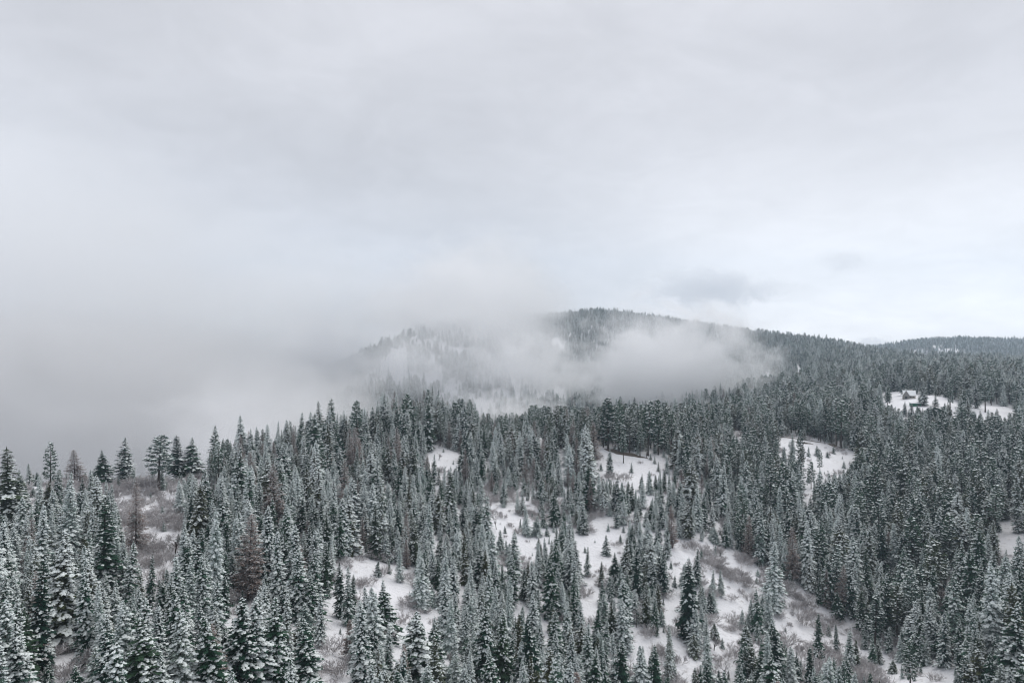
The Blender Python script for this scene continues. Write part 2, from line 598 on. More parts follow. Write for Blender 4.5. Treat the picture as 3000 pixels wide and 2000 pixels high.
def pine(seed, H=26.0, Rm=3.4, z0=0.34, nb=58, snowy=0.4, taper=0.55, rad=0.74):
    """tall pine: bare lower trunk, open crown of tufted limbs"""
    r = random.Random(seed)
    cr, sn = MB(), MB()
    lean = (r.uniform(-.6, .6), r.uniform(-.6, .6))
    tr = trunk_mesh(r, H, 0.012 * H + 0.04, lean)
    for k in range(6):     # dead stubs under the crown
        z = H * r.uniform(z0 * .5, z0)
        az = r.uniform(0, 6.28)
        d = Vector((math.cos(az), math.sin(az), r.uniform(-.2, .1)))
        tr.tube([UP * z, UP * z + d * r.uniform(.6, 1.6)], [.05, .015], 4)
    for k in range(nb):
        t = (k + r.uniform(-.5, .5)) / nb
        t = min(max(t, 0), 1)
        z = H * (z0 + (0.985 - z0) * t)
        env = (min(1, 0.55 + 1.6 * t) if t < .3 else 1.0) * (1 - max(0, t - .2) / .8) ** taper
        L = Rm * env * r.uniform(.55, 1.12) + .25
        az = k * 2.399 + r.uniform(-.5, .5)
        out = Vector((math.cos(az), math.sin(az), 0))
        tan = Vector((-math.sin(az), math.cos(az), 0))
        el = -0.12 + 0.75 * t + r.uniform(-.15, .15)
        c0 = Vector((lean[0] * (z / H) ** 2, lean[1] * (z / H) ** 2, z))

        def P(s):
            return c0 + out * (L * s * math.cos(el)) + UP * (L * math.sin(el) * s + 0.10 * L * s * s)
        cr.ribbon([P(0), P(.5), P(1)], .06, .02)
        cov = min(1, max(0, snowy + r.uniform(-.35, .35)))
        nts = max(2, int(L * 2.2))
        for i in range(nts):
            s = 1.0 - 0.72 * (i / nts) * r.uniform(.8, 1.1)
            sp = tan * r.uniform(-.42, .42) * L * .55 * (0.4 + s * .6) + UP * r.uniform(-.25, .25)
            tuft(cr, sn, r, P(s) + sp, rad * r.uniform(.75, 1.25), 8, cov)
    top = Vector((lean[0], lean[1], H))
    for k in range(3):
        tuft(cr, sn, r, top - UP * (.3 + .7 * k), .5, 7, snowy)
    return dict(trunk=tr.mesh('trunk', M['bark'], True), crown=cr.mesh('crown', M['pine']), snow=sn.mesh('snow', M['bough_snow']), H=H, R=Rm)


def larch(seed, H=21.0, Rm=2.4, snowy=0.3, z0=0.08, mat='larch', full=1.0):
    """leafless brown conifer: fine twigs only"""
    r = random.Random(seed)
    cr, sn = MB(), MB()
    lean = (r.uniform(-.3, .3), r.uniform(-.3, .3))
    tr = trunk_mesh(r, H, 0.011 * H, lean)
    z = H * z0
    while z < H * .98:
        t = (z / H - z0) / (1 - z0)
        Rz = Rm * (1 - t) ** .7 * (0.6 + 4 * t if t < .1 else 1) + .15
        nb = r.choice((4, 5, 6))
        a0 = r.uniform(0, 6.28)
        for k in range(nb):
            az = a0 + 6.28 * k / nb + r.uniform(-.3, .3)
            L = Rz * r.uniform(.55, 1.2)
            out = Vector((math.cos(az), math.sin(az), 0))
            tan = Vector((-math.sin(az), math.cos(az), 0))
            el = -.1 + .5 * t + r.uniform(-.15, .15)
            c0 = Vector((lean[0] * (z / H) ** 2, lean[1] * (z / H) ** 2, z))

            def P(s):
                return c0 + out * (L * s) + UP * (L * math.tan(el) * s - .12 * L * s * s + .1 * L * s ** 3)
            cr.ribbon([P(0), P(.5), P(1)], .045, .012)
            for i in range(int(12 * full * max(.35, L / Rm)) + 3):
                s = r.uniform(.15, 1)
                sg = r.choice((-1, 1))
                d = out * .8 + tan * sg * r.uniform(.5, 1.1) + UP * r.uniform(-.55, .25)
                ln = (.34 * L * (1.1 - s * .6) + .12) * r.uniform(.6, 1.3)
                p = P(s)
                cr.kite(p, p + d.normalized() * ln, UP.cross(d).normalized(), .10 + .04 * ln, .5)
                if r.random() < snowy:
                    tip = p + d.normalized() * ln
                    sn.lump(p + UP * .03, tip + UP * .03, UP.cross(d).normalized(), .06, .06)
        z += .42 * r.uniform(.7, 1.3)
    return dict(trunk=tr.mesh('trunk', M['bark'], True), crown=cr.mesh('crown', M[mat]), snow=sn.mesh('snow', M['snow']), H=H, R=Rm)


def bare(seed, H=9.0, spread=0.45, stems=1, mat='bare', fine=1.0, snowy=.25, w=1.0):
    """leafless broadleaf tree or shrub: forking stems ending in a haze of twigs"""
    r = random.Random(seed)
    st, tw, sn = MB(), MB(), MB()

    def grow(p, d, ln, rad, lev):
        n = 3
        pts = [p]
        q = p.copy()
        dd = d.copy()
        for i in range(n):
            dd = (dd + Vector((r.gauss(0, .13), r.gauss(0, .13), r.gauss(.03, .08)))).normalized()
            q = q + dd * ln / n
            pts.append(q)
        if lev == 0 and stems <= 3:
            st.tube(pts, [rad, rad * .85, rad * .7, rad * .55], 5)
        elif lev <= 1:
            st.tube(pts, [rad, rad * .8, rad * .65, rad * .45], 3)
        else:
            tw.ribbon(pts, rad, rad * .35, Vector((r.gauss(0, 1), r.gauss(0, 1), r.gauss(0, .6))))
            if r.random() < snowy:
                sn.ribbon([x + UP * .03 for x in pts], rad * 1.1, rad * .5, Vector((0, 0, 1)).cross(dd).cross(dd))
        if lev >= 4 or ln < .22:
            return
        kids = r.choice((3, 4)) if lev < 2 else r.choice((2, 3, 3))
        if lev == 3:
            kids = int(kids * fine)
        for k in range(kids):
            f = r.uniform(.35, 1.0)
            bp = pts[0].lerp(pts[-1], f) if False else pts[min(n, int(f * n))]
            ang = spread * r.uniform(.7, 1.5)
            ax = dd.cross(Vector((r.gauss(0, 1), r.gauss(0, 1), r.gauss(0, 1))))
            if ax.length < 1e-3:
                continue
            nd = Matrix.Rotation(ang, 3, ax.normalized()) @ dd
            grow(bp, nd, ln * r.uniform(.52, .8), max(rad * .52, .012 * w), lev + 1)
    for s in range(stems):
        if stems == 1:
            d = Vector((r.gauss(0, .06), r.gauss(0, .06), 1)).normalized()
            grow(Vector((0, 0, -.3)), d, H * .42, .016 * H, 0)
        else:
            a = r.uniform(0, 6.28)
            k = math.sqrt(r.random()) * .95
            d = Vector((math.cos(a) * k, math.sin(a) * k, 1)).normalized()
            grow(Vector((math.cos(a) * k * .25 * H, math.sin(a) * k * .25 * H, -.2)), d, H * .46 * r.uniform(.7, 1.1), .018 * w, 1)
    return dict(trunk=st.mesh('trunk' if stems == 1 else 'stems', M['bark'] if stems == 1 else M[mat]), crown=tw.mesh('crown' if stems == 1 else 'twigs', M[mat]),
                snow=sn.mesh('snow', M['snow']), H=H, R=H * .4)


PROTO = {
    # look -> list of variants
    'fir_snowy': [fir(100 + i, 20, rm, .05, .62, sn, 1.45, pw) for i, (rm, sn, pw) in enumerate(((2.8, .64, .68), (3.4, .72, .74), (2.4, .60, .62), (3.8, .62, .8), (3.0, .76, .7), (2.6, .68, .85)))],
    'fir_dark': [fir(120 + i, 20, rm, zz, .54, sn, 1.35, pw, mat='fir_dark') for i, (rm, sn, pw, zz) in enumerate(((2.4, .20, .60, .05), (2.9, .26, .66, .08), (3.3, .18, .72, .04), (2.6, .30, .55, .12), (3.6, .22, .8, .05)))],
    'fir_mid': [fir(140 + i, 20, rm, .06, .58, sn, 1.25, pw, mat='fir_dark' if i in (0, 2, 5) else 'fir') for i, (rm, sn, pw) in enumerate(((2.7, .46, .70), (3.2, .52, .76), (3.7, .42, .82), (2.4, .50, .62), (3.0, .40, .9), (4.5, .45, 1.0)))],
    'young': [fir(160 + i, 8, rm, .03, .40, .55, .8, .8) for i, rm in enumerate((1.7, 2.1))],
    'pine': [pine(200 + i, 26, rm, zz, nb, sn) for i, (rm, zz, nb, sn) in enumerate(((3.6, .34, 66, .45), (4.2, .26, 74, .38), (3.3, .40, 56, .52), (3.9, .18, 84, .46), (3.0, .3, 52, .40)))],
    'larch': [larch(300 + i, 21, rm, sn, full=2.2) for i, (rm, sn) in enumerate(((3.0, .2), (2.5, .15), (3.3, .25)))],
    'bare': [bare(400 + i, 9, .42, 1, 'bare', 2.2, .12, 2.2) for i in range(3)],
    'shrub': [bare(420 + i, 3.4, .40, 20, 'brush', 1.7, .15, 1.5) for i in range(3)],
}
for k, v in PROTO.items():
    print(k, [sum(len(p[m].polygons) for m in ('trunk', 'crown', 'snow')) for p in v])

# ------------------------------------------------------------------ where the trees stand
LOOKS = list(PROTO)
KIND = {'fir_snowy': 'fir_tree', 'fir_dark': 'fir_tree', 'fir_mid': 'fir_tree', 'young': 'young_fir', 'pine': 'pine_tree', 'larch': 'larch_tree', 'bare': 'bare_tree', 'shrub': 'bare_shrub'}

# open places of the photograph (2352 wide): nothing tall stands before or on them
OPEN = [
    [(75, 1532), (150, 1520), (205, 1560), (205, 1600), (75, 1600)],
    [(262, 1140), (395, 1135), (400, 1180), (425, 1230), (420, 1285), (345, 1310), (312, 1290), (275, 1220)],
    [(737, 1390), (768, 1375), (780, 1450), (787, 1490), (800, 1600), (732, 1600), (748, 1450)],
    [(760, 1295), (850, 1255), (905, 1305), (960, 1320), (900, 1345), (850, 1345)],
    [(900, 1378), (960, 1395), (1030, 1402), (1000, 1425), (930, 1450), (900, 1440)],
    [(1185, 1230), (1212, 1235), (1216, 1290), (1190, 1290)],
    [(1237, 1395), (1260, 1405), (1268, 1480), (1243, 1450)],
    [(1320, 1230), (1400, 1212), (1442, 1217), (1438, 1255), (1400, 1300), (1330, 1282)],
    [(1335, 1300), (1372, 1320), (1372, 1400), (1342, 1380)],
    [(1540, 1285), (1572, 1282), (1568, 1340), (1560, 1400), (1560, 1470), (1592, 1530), (1582, 1600), (1555, 1600), (1546, 1450), (1528, 1400)],
    [(1445, 1455), (1490, 1450), (1530, 1480), (1500, 1500), (1455, 1500)],
    [(1560, 1245), (1690, 1268), (1720, 1300), (1800, 1335), (1860, 1370), (1910, 1435), (1960, 1455), (2000, 1492), (2130, 1535), (2200, 1542), (2200, 1590), (2080, 1590),
     (2000, 1540), (1900, 1480), (1830, 1490), (1780, 1410), (1700, 1350), (1590, 1290)],
    [(1640, 1375), (1670, 1380), (1705, 1450), (1690, 1500), (1650, 1420)],
    [(1365, 1028), (1400, 1040), (1490, 1060), (1525, 1066), (1512, 1080), (1440, 1078), (1430, 1105), (1385, 1088), (1372, 1060)],
    [(1775, 1000), (1900, 1022), (1975, 1045), (1960, 1065), (1920, 1084), (1866, 1092), (1840, 1060), (1800, 1022)],
    [(1842, 1122), (1862, 1120), (1862, 1150), (1842, 1155)],
    [(2026, 900), (2090, 902), (2150, 910), (2182, 916), (2172, 930), (2120, 934), (2070, 936), (2034, 922)],
    [(988, 1034), (1060, 1038), (1055, 1060), (990, 1056)],
    [(2288, 1225), (2312, 1195), (2360, 1176), (2360, 1202), (2312, 1240)],
    [(2226, 929), (2330, 935), (2338, 946), (2240, 946)],
    [(2184, 916), (2206, 924), (2204, 958), (2190, 955)],
    [(1276, 1030), (1296, 1030), (1300, 1064), (1284, 1064)],
    [(1680, 990), (1702, 990), (1702, 1010), (1680, 1008)],
    [(905, 772), (952, 766), (960, 782), (935, 800), (900, 838), (880, 830)],
    [(900, 868), (930, 850), (942, 862), (915, 884)], [(960, 872), (1000, 850), (1012, 860), (975, 890)], [(1000, 905), (1040, 880), (1060, 900), (1030, 925)],
    [(985, 826), (1000, 812), (1010, 822), (985, 835)],
    [(1078, 905), (1120, 900), (1200, 925), (1210, 950), (1100, 950)],
    [(2140, 792), (2180, 800), (2215, 806), (2212, 810), (2160, 804)],
    [(2100, 804), (2130, 806), (2128, 814), (2100, 810)],
    [(1735, 845), (1850, 838), (1850, 850), (1740, 862)],
]
# brush thickets of the photograph: bare shrubs stand close together here
BRUSH = [
    (OPEN[1], 0.75),
    ([(1560, 1245), (1690, 1268), (1720, 1300), (1800, 1335), (1860, 1370), (1915, 1440), (1880, 1452), (1830, 1420), (1760, 1380), (1690, 1340), (1590, 1290)], 1.15),
    ([(1830, 1490), (1900, 1480), (1960, 1510), (2060, 1568), (1960, 1600), (1830, 1580)], 1.3),
    ([(1930, 1440), (2000, 1440), (2080, 1500), (2050, 1530), (1990, 1490)], 0.9),
    ([(760, 1240), (860, 1230), (900, 1290), (850, 1300)], 0.9),
    ([(900, 1395), (1040, 1400), (1040, 1450), (930, 1450)], 0.6),
    ([(1300, 1190), (1340, 1180), (1360, 1230), (1320, 1230)], 0.9),
    ([(1410, 1390), (1460, 1400), (1560, 1340), (1540, 1470), (1440, 1480)], 0.5),
    ([(1420, 1075), (1530, 1060), (1540, 1090), (1440, 1110)], 0.8),
    ([(110, 1100), (280, 1100), (400, 1110), (400, 1140), (110, 1150)], 1.2),
    ([(1650, 1420), (1700, 1420), (1720, 1540), (1650, 1540)], 0.7),
]
# trees one can pick out in the photograph: (X, top Y, foot Y, look, label)
HERO = [
    (22, 1027, 1235, 'fir_dark', 'tall dark fir on the ridge at the left edge of the photo'),
    (68, 1064, 1124, 'fir_mid', 'small dark fir on the ridge left of the broad pine'),
    (116, 1015, 1136, 'pine', 'broad open pine against the fog near the left end of the ridge'),
    (172, 1031, 1112, 'larch', 'twiggy brownish conifer on the ridge right of the broad open pine'),
    (236, 1033, 1119, 'fir_dark', 'dark fir standing alone on the ridge midway between two pines'),
    (286, 1005, 1114, 'fir_mid', 'taller of the paired firs on the ridge above the brushy slope'),
    (316, 1016, 1106, 'fir_dark', 'shorter darker fir of the pair on the ridge above the brushy slope'),
    (364, 1000, 1127, 'pine', 'tall pine with bare lower trunk on the ridge above the brushy slope'),
    (406, 1000, 1102, 'fir_dark', 'dark pointed fir right beside the bare-trunked ridge pine'),
    (440, 1004, 1098, 'fir_mid', 'slim pointed fir second right of the bare-trunked ridge pine'),
    (452, 1100, 1258, 'fir_dark', 'big dark fir with scattered snow clumps beside the brushy slope'),
    (502, 1012, 1118, 'pine', 'thin dark pine on the ridge where the fog bank begins'),
    (240, 1140, 1385, 'fir_dark', 'tall dark fir at the left edge of the brushy slope'),
    (154, 1116, 1330, 'fir_mid', 'tall layered fir below the broad open ridge pine'),
    (296, 1244, 1392, 'fir_snowy', 'slim snow-laden fir at the foot of the brushy slope'),
    (344, 1272, 1390, 'fir_mid', 'grey fir right beside the slim one at the foot of the brushy slope'),
    (568, 1178, 1375, 'larch', 'large brown larch without needles amid the snowy firs at left'),
    (516, 1320, 1416, 'fir_dark', 'small nearly snowless dark fir below the large brown larch'),
    (86, 1280, 1555, 'fir_dark', 'tall fir with dark bare trunk foot beside the small snow patch bottom left'),
    (204, 1300, 1535, 'fir_snowy', 'tall frosted fir right of the small snow patch bottom left'),
    (140, 1222, 1490, 'fir_snowy', 'tall fir with heavy snow plates behind the snow patch bottom left'),
    (216, 1488, 1620, 'young', 'young snow-laden fir at the bottom edge right of the snow patch'),
    (176, 1525, 1625, 'young', 'smaller young fir at the bottom edge right on the snow patch'),
    (40, 1432, 1650, 'fir_snowy', 'snow-laden fir in the bottom left corner'),
    (332, 1420, 1665, 'fir_mid', 'broad olive-grey fir at the bottom edge left of the snow chute'),
    (416, 1400, 1645, 'fir_snowy', 'broad frosted fir at the bottom edge beside the olive-grey fir'),
    (468, 1272, 1440, 'fir_snowy', 'snow-laden fir left of the small nearly snowless dark fir'),
    (488, 1408, 1650, 'fir_mid', 'grey-green fir at the bottom edge below the small dark fir'),
    (552, 1372, 1620, 'fir_mid', 'wide grey-green fir at the bottom edge below the large brown larch'),
    (632, 1372, 1610, 'fir_mid', 'wide dark green fir at the bottom edge left of the snow chute'),
    (636, 1216, 1400, 'fir_snowy', 'tall pale fir right beside the large brown larch'),
    (688, 1260, 1425, 'fir_snowy', 'snowy layered fir at the upper left of the snow chute'),
    (708, 1420, 1600, 'fir_mid', 'frosted fir bordering the snow chute on its left'),
    (692, 1140, 1232, 'fir_dark', 'dark fir flecked with snow clumps above the snow chute'),
    (784, 1292, 1418, 'fir_dark', 'dark fir at the head of the snow chute'),
    (800, 1300, 1435, 'fir_mid', 'fir leaning on the dark one at the head of the snow chute'),
    (832, 1392, 1605, 'fir_snowy', 'big grey-green snowy fir bordering the snow chute on its right'),
    (884, 1332, 1475, 'fir_mid', 'narrow dark green fir right of the big fir by the snow chute'),
    (864, 1156, 1282, 'fir_dark', 'dark fir with bright snow clumps above the lone bare-stemmed fir'),
    (918, 1254, 1336, 'fir_mid', 'lone fir on a bare stem in the open snow patch'),
    (868, 1288, 1322, 'young', 'small snowy fir left of the lone bare-stemmed fir'),
    (952, 1188, 1295, 'fir_dark', 'dark fir just behind the lone bare-stemmed fir'),
    (968, 1280, 1398, 'fir_snowy', 'broad snow-laden fir right of the lone bare-stemmed fir'),
    (1152, 1410, 1600, 'fir_dark', 'tall narrow dark fir at the bottom edge in the middle'),
    (956, 1404, 1600, 'fir_snowy', 'pale frosted fir at the bottom edge below the broad snowy fir'),
    (1068, 1212, 1343, 'fir_dark', 'dark fir with snow flecks left of the narrow middle gap'),
    (1392, 1228, 1274, 'young', 'lone bushy little fir in the middle snow clearing'),
    (1380, 1288, 1346, 'fir_dark', 'small dark fir below the lone bushy little fir'),
    (1348, 1256, 1322, 'fir_mid', 'small grey fir left below the lone bushy little fir'),
    (1412, 1268, 1345, 'fir_dark', 'leftmost fir of the clump below the middle clearing'),
    (1436, 1232, 1343, 'fir_mid', 'tallest fir of the clump below the middle clearing'),
    (1464, 1248, 1383, 'fir_dark', 'dark columnar fir in the clump below the middle clearing'),
    (1496, 1284, 1362, 'fir_mid', 'shorter fir in the clump left of the tall snow strip'),
    (1524, 1256, 1367, 'fir_mid', 'bluish fir bordering the tall snow strip on its left'),
    (1580, 1280, 1468, 'fir_dark', 'tall dark fir bordering the tall snow strip on its right'),
    (1600, 1258, 1350, 'fir_mid', 'fir just behind the dark one right of the tall snow strip'),
    (1388, 1364, 1428, 'young', 'little fir on a long bare stem left of the lower snow slope'),
    (1406, 1388, 1475, 'fir_dark', 'narrow dark fir beside the little bare-stemmed one'),
    (1484, 1340, 1440, 'fir_dark', 'dark fir standing on open snow, taller of two neighbours'),
    (1504, 1376, 1455, 'fir_dark', 'dark fir standing on open snow, shorter of two neighbours'),
    (1432, 1376, 1495, 'fir_snowy', 'snowy narrow fir left of the two dark neighbours on open snow'),
    (1536, 1440, 1575, 'fir_mid', 'tall narrow fir at the foot of the tall snow strip'),
    (1504, 1480, 1605, 'fir_dark', 'dark fir at the bottom edge left of the tall snow strip'),
    (1470, 1480, 1595, 'fir_snowy', 'snowy fir at the bottom edge left of the dark one'),
    (1598, 1532, 1640, 'fir_mid', 'fir tip at the bottom edge right of the tall snow strip'),
    (1224, 1288, 1390, 'fir_snowy', 'clumpy snow-laden fir right of the narrow middle gap'),
    (1268, 1280, 1422, 'fir_dark', 'tall narrow dark fir right of the clumpy snow-laden one'),
    (1636, 1308, 1366, 'fir_mid', 'small slim fir at the upper end of the creek brush'),
    (1656, 1304, 1368, 'fir_mid', 'second small slim fir at the upper end of the creek brush'),
    (1921, 1432, 1498, 'fir_dark', 'solitary dark little fir in the creek brush'),
    (1969, 1468, 1532, 'fir_dark', 'little fir right below the solitary one in the creek brush'),
    (2017, 1464, 1523, 'fir_mid', 'frosted little fir on the right side of the creek brush'),
    (1987, 1440, 1490, 'fir_mid', 'pale little fir above the creek snow flat'),
    (2091, 1468, 1575, 'pine', 'small open pine at the bottom edge by the creek snow flat'),
    (1881, 1340, 1386, 'fir_dark', 'stocky little fir at the edge of the forest above the creek brush'),
    (1831, 1496, 1575, 'fir_dark', 'dark fir at the bottom edge in the creek brush'),
    (1797, 1472, 1532, 'fir_mid', 'slim fir at the left edge of the creek snow flat'),
    (1765, 1352, 1455, 'fir_mid', 'dense fir left of the creek brush'),
    (1741, 1350, 1460, 'fir_mid', 'dense fir second left of the creek brush'),
    (1925, 1356, 1422, 'fir_dark', 'bushy fir above the creek snow flat'),
    (1957, 1288, 1415, 'fir_mid', 'tall fir at the forest edge above the creek snow flat'),
    (2169, 1400, 1530, 'fir_mid', 'layered fir above the snow flat at bottom right'),
    (2061, 1344, 1475, 'pine', 'broad olive pine at the forest edge bottom right'),
    (2281, 1292, 1545, 'fir_snowy', 'tall snow-plated fir near the bottom right corner'),
    (2329, 1380, 1600, 'fir_mid', 'deep green fir in the bottom right corner'),
    (2241, 1488, 1610, 'young', 'pale young fir at the bottom edge near the right corner'),
    (2301, 1524, 1640, 'young', 'young fir tip in the bottom right corner'),
    (2209, 1072, 1167, 'pine', 'tall grey pine above the small clearing at right'),
    (2283, 1112, 1235, 'pine', 'tall open pine left of the snow patch at the right edge'),
    (1883, 1032, 1090, 'pine', 'pine standing in the snowy meadow at right'),
    (1863, 1060, 1122, 'pine', 'pine at the foot of the snowy meadow at right'),
    (1857, 1026, 1048, 'young', 'young pine-green fir left in the snowy meadow'),
    (1876, 1022, 1046, 'young', 'second young fir from the left in the snowy meadow'),
    (1901, 1036, 1050, 'young', 'small young fir right in the snowy meadow'),
    (1432, 990, 1063, 'pine', 'pine standing in front of its row at the ridge clearing'),
    (1470, 972, 1047, 'pine', 'pine at the brown bank of the ridge clearing'),
    (2041, 1220, 1295, 'larch', 'brownish conifer in the dark forest right of the creek'),
    (2163, 1332, 1400, 'larch', 'rusty topped conifer above the snow flat at bottom right'),
    (2038, 884, 946, 'pine', 'pine standing just left of the house'),
    (2078, 920, 956, 'fir_mid', 'fir in front of the house yard'),
    (2094, 926, 966, 'fir_dark', 'dark fir second in front of the house yard'),
    (1386, 922, 1027, 'pine', 'first pine from the left in the row on the brown bank of the ridge clearing'),
    (1397, 915, 1030, 'pine', 'second pine from the left in the row on the brown bank of the ridge clearing'),
    (1422, 918, 1036, 'pine', 'third pine from the left in the row on the brown bank of the ridge clearing'),
    (1446, 930, 1040, 'pine', 'fourth pine from the left in the row on the brown bank of the ridge clearing'),
    (1488, 920, 1046, 'pine', 'fifth pine from the left in the row on the brown bank of the ridge clearing'),
    (1512, 918, 1044, 'pine', 'sixth pine from the left in the row on the brown bank of the ridge clearing'),
    (1542, 945, 1040, 'pine', 'seventh pine from the left in the row on the brown bank of the ridge clearing'),
    (1804, 938, 993, 'pine', 'first pine from the left in the row above the snowy meadow'),
    (1818, 930, 994, 'pine', 'second pine from the left in the row above the snowy meadow'),
    (1833, 925, 998, 'pine', 'third pine from the left in the row above the snowy meadow'),
    (1856, 935, 1002, 'pine', 'fourth pine from the left in the row above the snowy meadow'),
    (1870, 940, 1006, 'pine', 'fifth pine from the left in the row above the snowy meadow'),
    (1896, 925, 1013, 'pine', 'sixth pine from the left in the row above the snowy meadow'),
    (1910, 934, 1018, 'pine', 'seventh pine from the left in the row above the snowy meadow'),
    (1921, 915, 1025, 'pine', 'eighth pine from the left in the row above the snowy meadow'),
    (1932, 920, 1030, 'pine', 'ninth pine from the left in the row above the snowy meadow'),
    (783, 1478, 1545, 'shrub', 'rounded bare shrub at the right edge of the snow chute'),
    (1640, 1418, 1492, 'bare', 'leafless tree with fine twigs right of the tall snow strip'),
    (1556, 1384, 1442, 'bare', 'thin leafless tree standing on the tall snow strip'),
    (1878, 1478, 1552, 'shrub', 'largest bare shrub at the bottom of the creek brush'),
    (1842, 1372, 1430, 'shrub', 'large bare shrub at the upper edge of the creek snow flat'),
    (1800, 1432, 1486, 'shrub', 'bare shrub left of the creek snow flat'),
    (1978, 1518, 1568, 'shrub', 'bare shrub at the bottom edge below the little dark firs'),
    (330, 1072, 1124, 'shrub', 'wide bare shrub under the ridge pine with a bare trunk'),
    (1462, 1376, 1440, 'bare', 'pale leafless tree left of the dark pair on open snow'),
    (1400, 1070, 1100, 'shrub', 'frosted shrub in the lower part of the ridge clearing'),
    (1432, 1072, 1104, 'shrub', 'second frosted shrub in the lower part of the ridge clearing'),
    (1008, 1025, 1056, 'bare', 'white frosted round tree in the upper snow patch'),
    (404, 1195, 1275, 'bare', 'leafless brown-grey tree left below the big dark fir'),
    (372, 1280, 1345, 'bare', 'frosted leafless tree below the brushy slope'),
]


def in_poly(px, py, poly):
    px = np.asarray(px)
    py = np.asarray(py)
    ins = np.zeros(px.shape, bool)
    n = len(poly)
    for i in range(n):
        x0, y0 = poly[i]
        x1, y1 = poly[(i + 1) % n]
        c = ((y0 > py) != (y1 > py))
        with np.errstate(divide='ignore', invalid='ignore'):
            xx = (x1 - x0) * (py - y0) / (y1 - y0 + 1e-12) + x0
        ins ^= c & (px < xx)
    return ins


T = []     # every tree: dict(x, y, z, h, look, var, rot, label, hero)
for X, yt, yb, look, lab in HERO:
    p = see(X, yb)
    h = (yb - yt) / FPX * p.y
    T.append(dict(x=p.x, y=p.y, z=p.z, h=h, look=look, var=rnd.randrange(len(PROTO[look])), rot=rnd.uniform(0, 6.28), label=lab, hero=True))
    if yb < 1137 and X < 520 and look != 'shrub':
        T[-1]['ridge'] = 1.5
    elif X < 1000 and yb > 1500:
        T[-1]['ridge'] = 1.25

# nobody else stands in front of those
GUARD = [(X, yt, yt + (yb - yt) * (0.85 if look == 'larch' else 0.6), T[i]['y'], (yb - yt) * 0.10) for i, (X, yt, yb, look, lab) in enumerate(HERO)]
GUARD += [(2090, 893, 917, 745, 30), (2104, 917, 931, 700, 16)]     # the house and its shed
G = np.array(GUARD)
HXY = np.array([(t['x'], t['y']) for t in T])
rs = np.random.RandomState(5)


def scatter():
    bands = [(52, 330, 4.15), (330, 720, 4.8), (720, 1300, 7.2), (1300, 2200, 9.3), (2200, 4450, 11.5)]
    for d0, d1, sp in bands:
        xs = np.arange(-d1 * 0.95, d1 * 0.95, sp)
        ys = np.arange(d0 * 0.6, d1, sp)
        gx, gy = np.meshgrid(xs, ys)
        x = gx.ravel() + rs.uniform(-.48, .48, gx.size) * sp
        y = gy.ravel() + rs.uniform(-.48, .48, gx.size) * sp
        r = np.hypot(x, y)
        th = np.arctan2(x, y)
        k = (r >= d0) & (r < d1) & (np.abs(th) < (0.72 if d0 < 300 else 0.66))
        x, y, r = x[k], y[k], r[k]
        z = ground_z(x, y)
        px, py = CX + FPX * x / y, CY - FPX * z / y
        # how close the forest stands
        dens = 0.30 + 0.95 * vnoise(x, y, 42, 7) * (0.6 + 0.8 * vnoise(x, y, 15, 8))
        mid = (px > 880) & (px < 1760) & (py > 1120)
        dens = np.where(mid, dens * 0.76, dens)
        dens = np.where((px > 1650) & (py < 1300) & (py > 830), dens + 0.25, dens)
        dens = np.where(r > 1200, dens + 0.35, dens)
        dens = np.where(r > 2200, dens + 0.25, dens)
        dens = np.where((px < 850) & (py > 1350), dens + 0.12, dens)
        spur = (px > 840) & (px < 1300) & (r > 1150) & (r < 2000)
        dens = np.where(spur, dens * np.clip(2.6 * vnoise(x, y, 55, 61) - .55, 0.03, 1.0), dens)
        keep = rs.uniform(0, 1, len(x)) < dens
        x, y, z, r, px, py = x[keep], y[keep], z[keep], r[keep], px[keep], py[keep]
        # height
        hb = np.full(len(x), 18.0)
        hb = np.where(px < 900, 16.5, hb)
        hb = np.where(mid[keep], 13.2, hb)
        hb = np.where((px > 1700) & (r > 330), 20.0, hb)
        crest = (px > 1050) & (px < 1830) & (r > 470) & (r < 700)
        hb = np.where(crest, 18.5, hb)
        hb = np.where(r > 1300, 20.0, hb)
        h = hb * np.exp(rs.normal(0, 0.28, len(x)))
        h = np.where(rs.uniform(0, 1, len(x)) < 0.20, h * rs.uniform(.3, .6, len(x)), h)
        h = np.clip(h, 3.5, np.where(crest, 24.0, 31.0))
        # open places stay open
        bad = np.zeros(len(x), bool)
        wob = (vnoise(x, y, 6, 51) - .5) * 5000 / y
        hw = h * .085 * FPX / y
        for f in (0.0, 0.2, 0.4, 0.6, 0.8, 0.92):
            yy = CY - FPX * (z + h * f) / y
            for poly in OPEN:
                q = (1 - f) * hw + 1
                bad |= in_poly(px + wob + q, yy + wob * .5, poly) | in_poly(px + wob - q, yy + wob * .5, poly)
        bad &= rs.uniform(0, 1, len(x)) > np.where(r > 1100, .25, .02)
        if d0 < 700:
            top = CY - FPX * (z + h) / y
            wpx = h * 0.11 * FPX / y
            for X, y0, y1, D, w in G:
                bad |= (y < D) & (np.abs(px - X) < (w * 0.7 + wpx * 0.7)) & (top < y1) & (py > y0)
            dd = ((x[:, None] - HXY[None, :, 0]) ** 2 + (y[:, None] - HXY[None, :, 1]) ** 2).min(1)
            bad |= dd < 2.6 ** 2
        # crest of the left ridge: only the picked trees and low stuff break the skyline there
        bad |= (px < 480) & (CY - FPX * (z + h) / y < 1075) & (y < 700)
        bad |= (px < 640) & (r > 480) & (r < 1300)
        bad |= r < 62
        k = ~bad
        for x_, y_, z_, r_, h_, px_, py_ in zip(x[k], y[k], z[k], r[k], h[k], px[k], py[k]):
            yield x_, y_, z_, r_, h_, px_, py_


